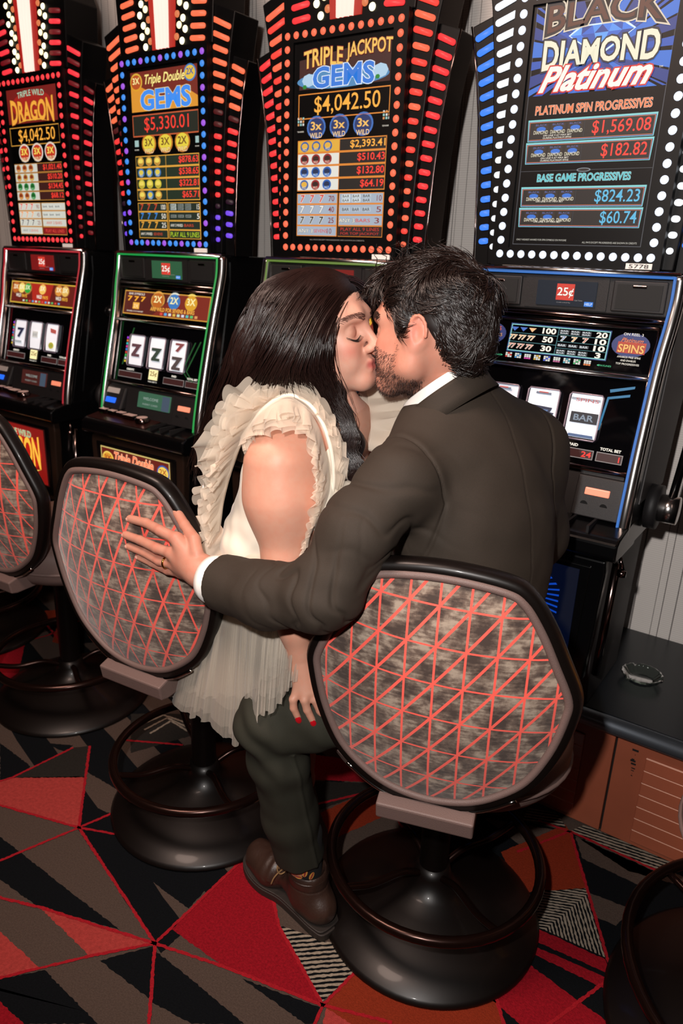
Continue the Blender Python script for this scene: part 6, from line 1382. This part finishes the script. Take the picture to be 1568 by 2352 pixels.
for i in pick:
    p = cen[i]; n_ = fnv[i]; h = hlc[i]
    # grows forward and up on top, backward and down on the sides and nape
    top_ = np.clip((h[2]-.07)/.05, 0, 1); dl = npn((.55*top_-.65*(1-top_)+.10, .18*np.sign(h[1])*(1-top_)+rr.normal()*.16, .15*top_-.75*(1-top_)))
    d = MM.T@dl; d -= n_*(d@n_); d /= np.linalg.norm(d); side = np.cross(n_, d); cl = math.sin(h[0]*70+h[2]*55)+math.sin(h[1]*80+h[2]*40)
    Ln = rr.uniform(.022, .046)*(1+.5*top_); K = 9; P = [p-n_*.0005]; cur = d+n_*(.34+.22*top_+.06*rr.normal()); a = cl*1.2+rr.normal()*.16
    for k in range(K):
        cur = cur/np.linalg.norm(cur); P.append(P[-1]+cur*Ln/K); cur = cur+side*a*.22-n_*(.075+.02*(1-top_))+MM.T@npn((0, 0, -1))*.04
        a *= .96
    lines.append(np.array(P))
for i in range(40):
    a = rr.uniform(-1, 1); p = wm(.03+rr.normal()*.03, a*.06, .128-.03*a*a); d = MM.T@npn((rr.normal()*.6, a, 1.0)); P = [p+d*.035*t+MM.T@npn((.6, .2, 0))*.03*t*t*rr.uniform(-1, 1.2) for t in np.linspace(0, 1, 8)]; lines.append(np.array(P))
# fringe and sideburn
for i in range(260):
    s = rr.uniform(-1, 1); p = wm(.078+rr.normal()*.006, s*.05, .092-.012*s*s); P = [p+MM.T@npn((.030*t, .01*s*t, .022*t-.040*t*t))*rr.uniform(.7, 1.3)+MM.T@npn((0, .008*math.sin(t*5+i), 0)) for t in np.linspace(0, 1, 8)]; lines.append(np.array(P))
strands('hair', lines, .00105, .0003, ma, MHS, MO)
# beard stubble
lines = []; tries = 0; Vb, Fb = None, None
STB = hairmat('stubble', '3a1e14', .6)
bp_ = [p for p in mP[:60]]
for i in range(9000):
    q = npn((rr.uniform(.0, .098), rr.choice([-1, 1])*rr.uniform(0, .066), rr.uniform(-.118, -.020)))
    if q[2] > -.034+.35*max(0, q[0]-.045) or (q[0] > .088 and abs(q[1]) < .018 and q[2] > -.072): 
        if not (q[0] < .03 and q[2] < .02 and q[0] > .008): continue
    p = OM+MM.T@q; P0 = p[None]; lines.append(p)
Q = np.array(lines); D = fld(Q, bp_); e = .001; G_ = np.stack([fld(Q+npn([e if j == a else 0 for j in range(3)]), bp_)-D for a in range(3)], 1)/e; G_ /= np.maximum(np.linalg.norm(G_, axis=1), 1e-9)[:, None]
keep = np.abs(D) < .010; Q = (Q-G_*D[:, None])[keep]; G_ = G_[keep]; D2 = fld(Q, bp_); Q -= G_*D2[:, None]
lines = []
for q, n_ in zip(Q, G_):
    d = n_*.5+MM.T@npn((.2, 0, -.9))+rr.normal(size=3)*.25; d /= np.linalg.norm(d); ln_ = rr.uniform(.003, .0065); lines.append(np.array([q-n_*.001, q+d*ln_*.5+n_*.0005, q+d*ln_]))
strands('beard', lines, .00035, .00012, ma, STB, MO)
L = []
for s in (-1, 1):
    for i in range(200):
        t = rr.random(); x = .0975-.026*t**1.8; y = s*(.012+.042*t); z = .028+.006*math.sin(PI*t)+rr.uniform(-.004, .004); L.append([wm(x, y, z), wm(x-.0015, y+s*.004, z+.001), wm(x-.003, y+s*.008, z+.002)])
Lq, _ = onskin(np.array(L).reshape(-1, 3), HPM, .0008); L = list(Lq.reshape(-1, 3, 3))
strands('eyebrow', L, .0005, .0001, ma, MHS, MO)
flush_print()
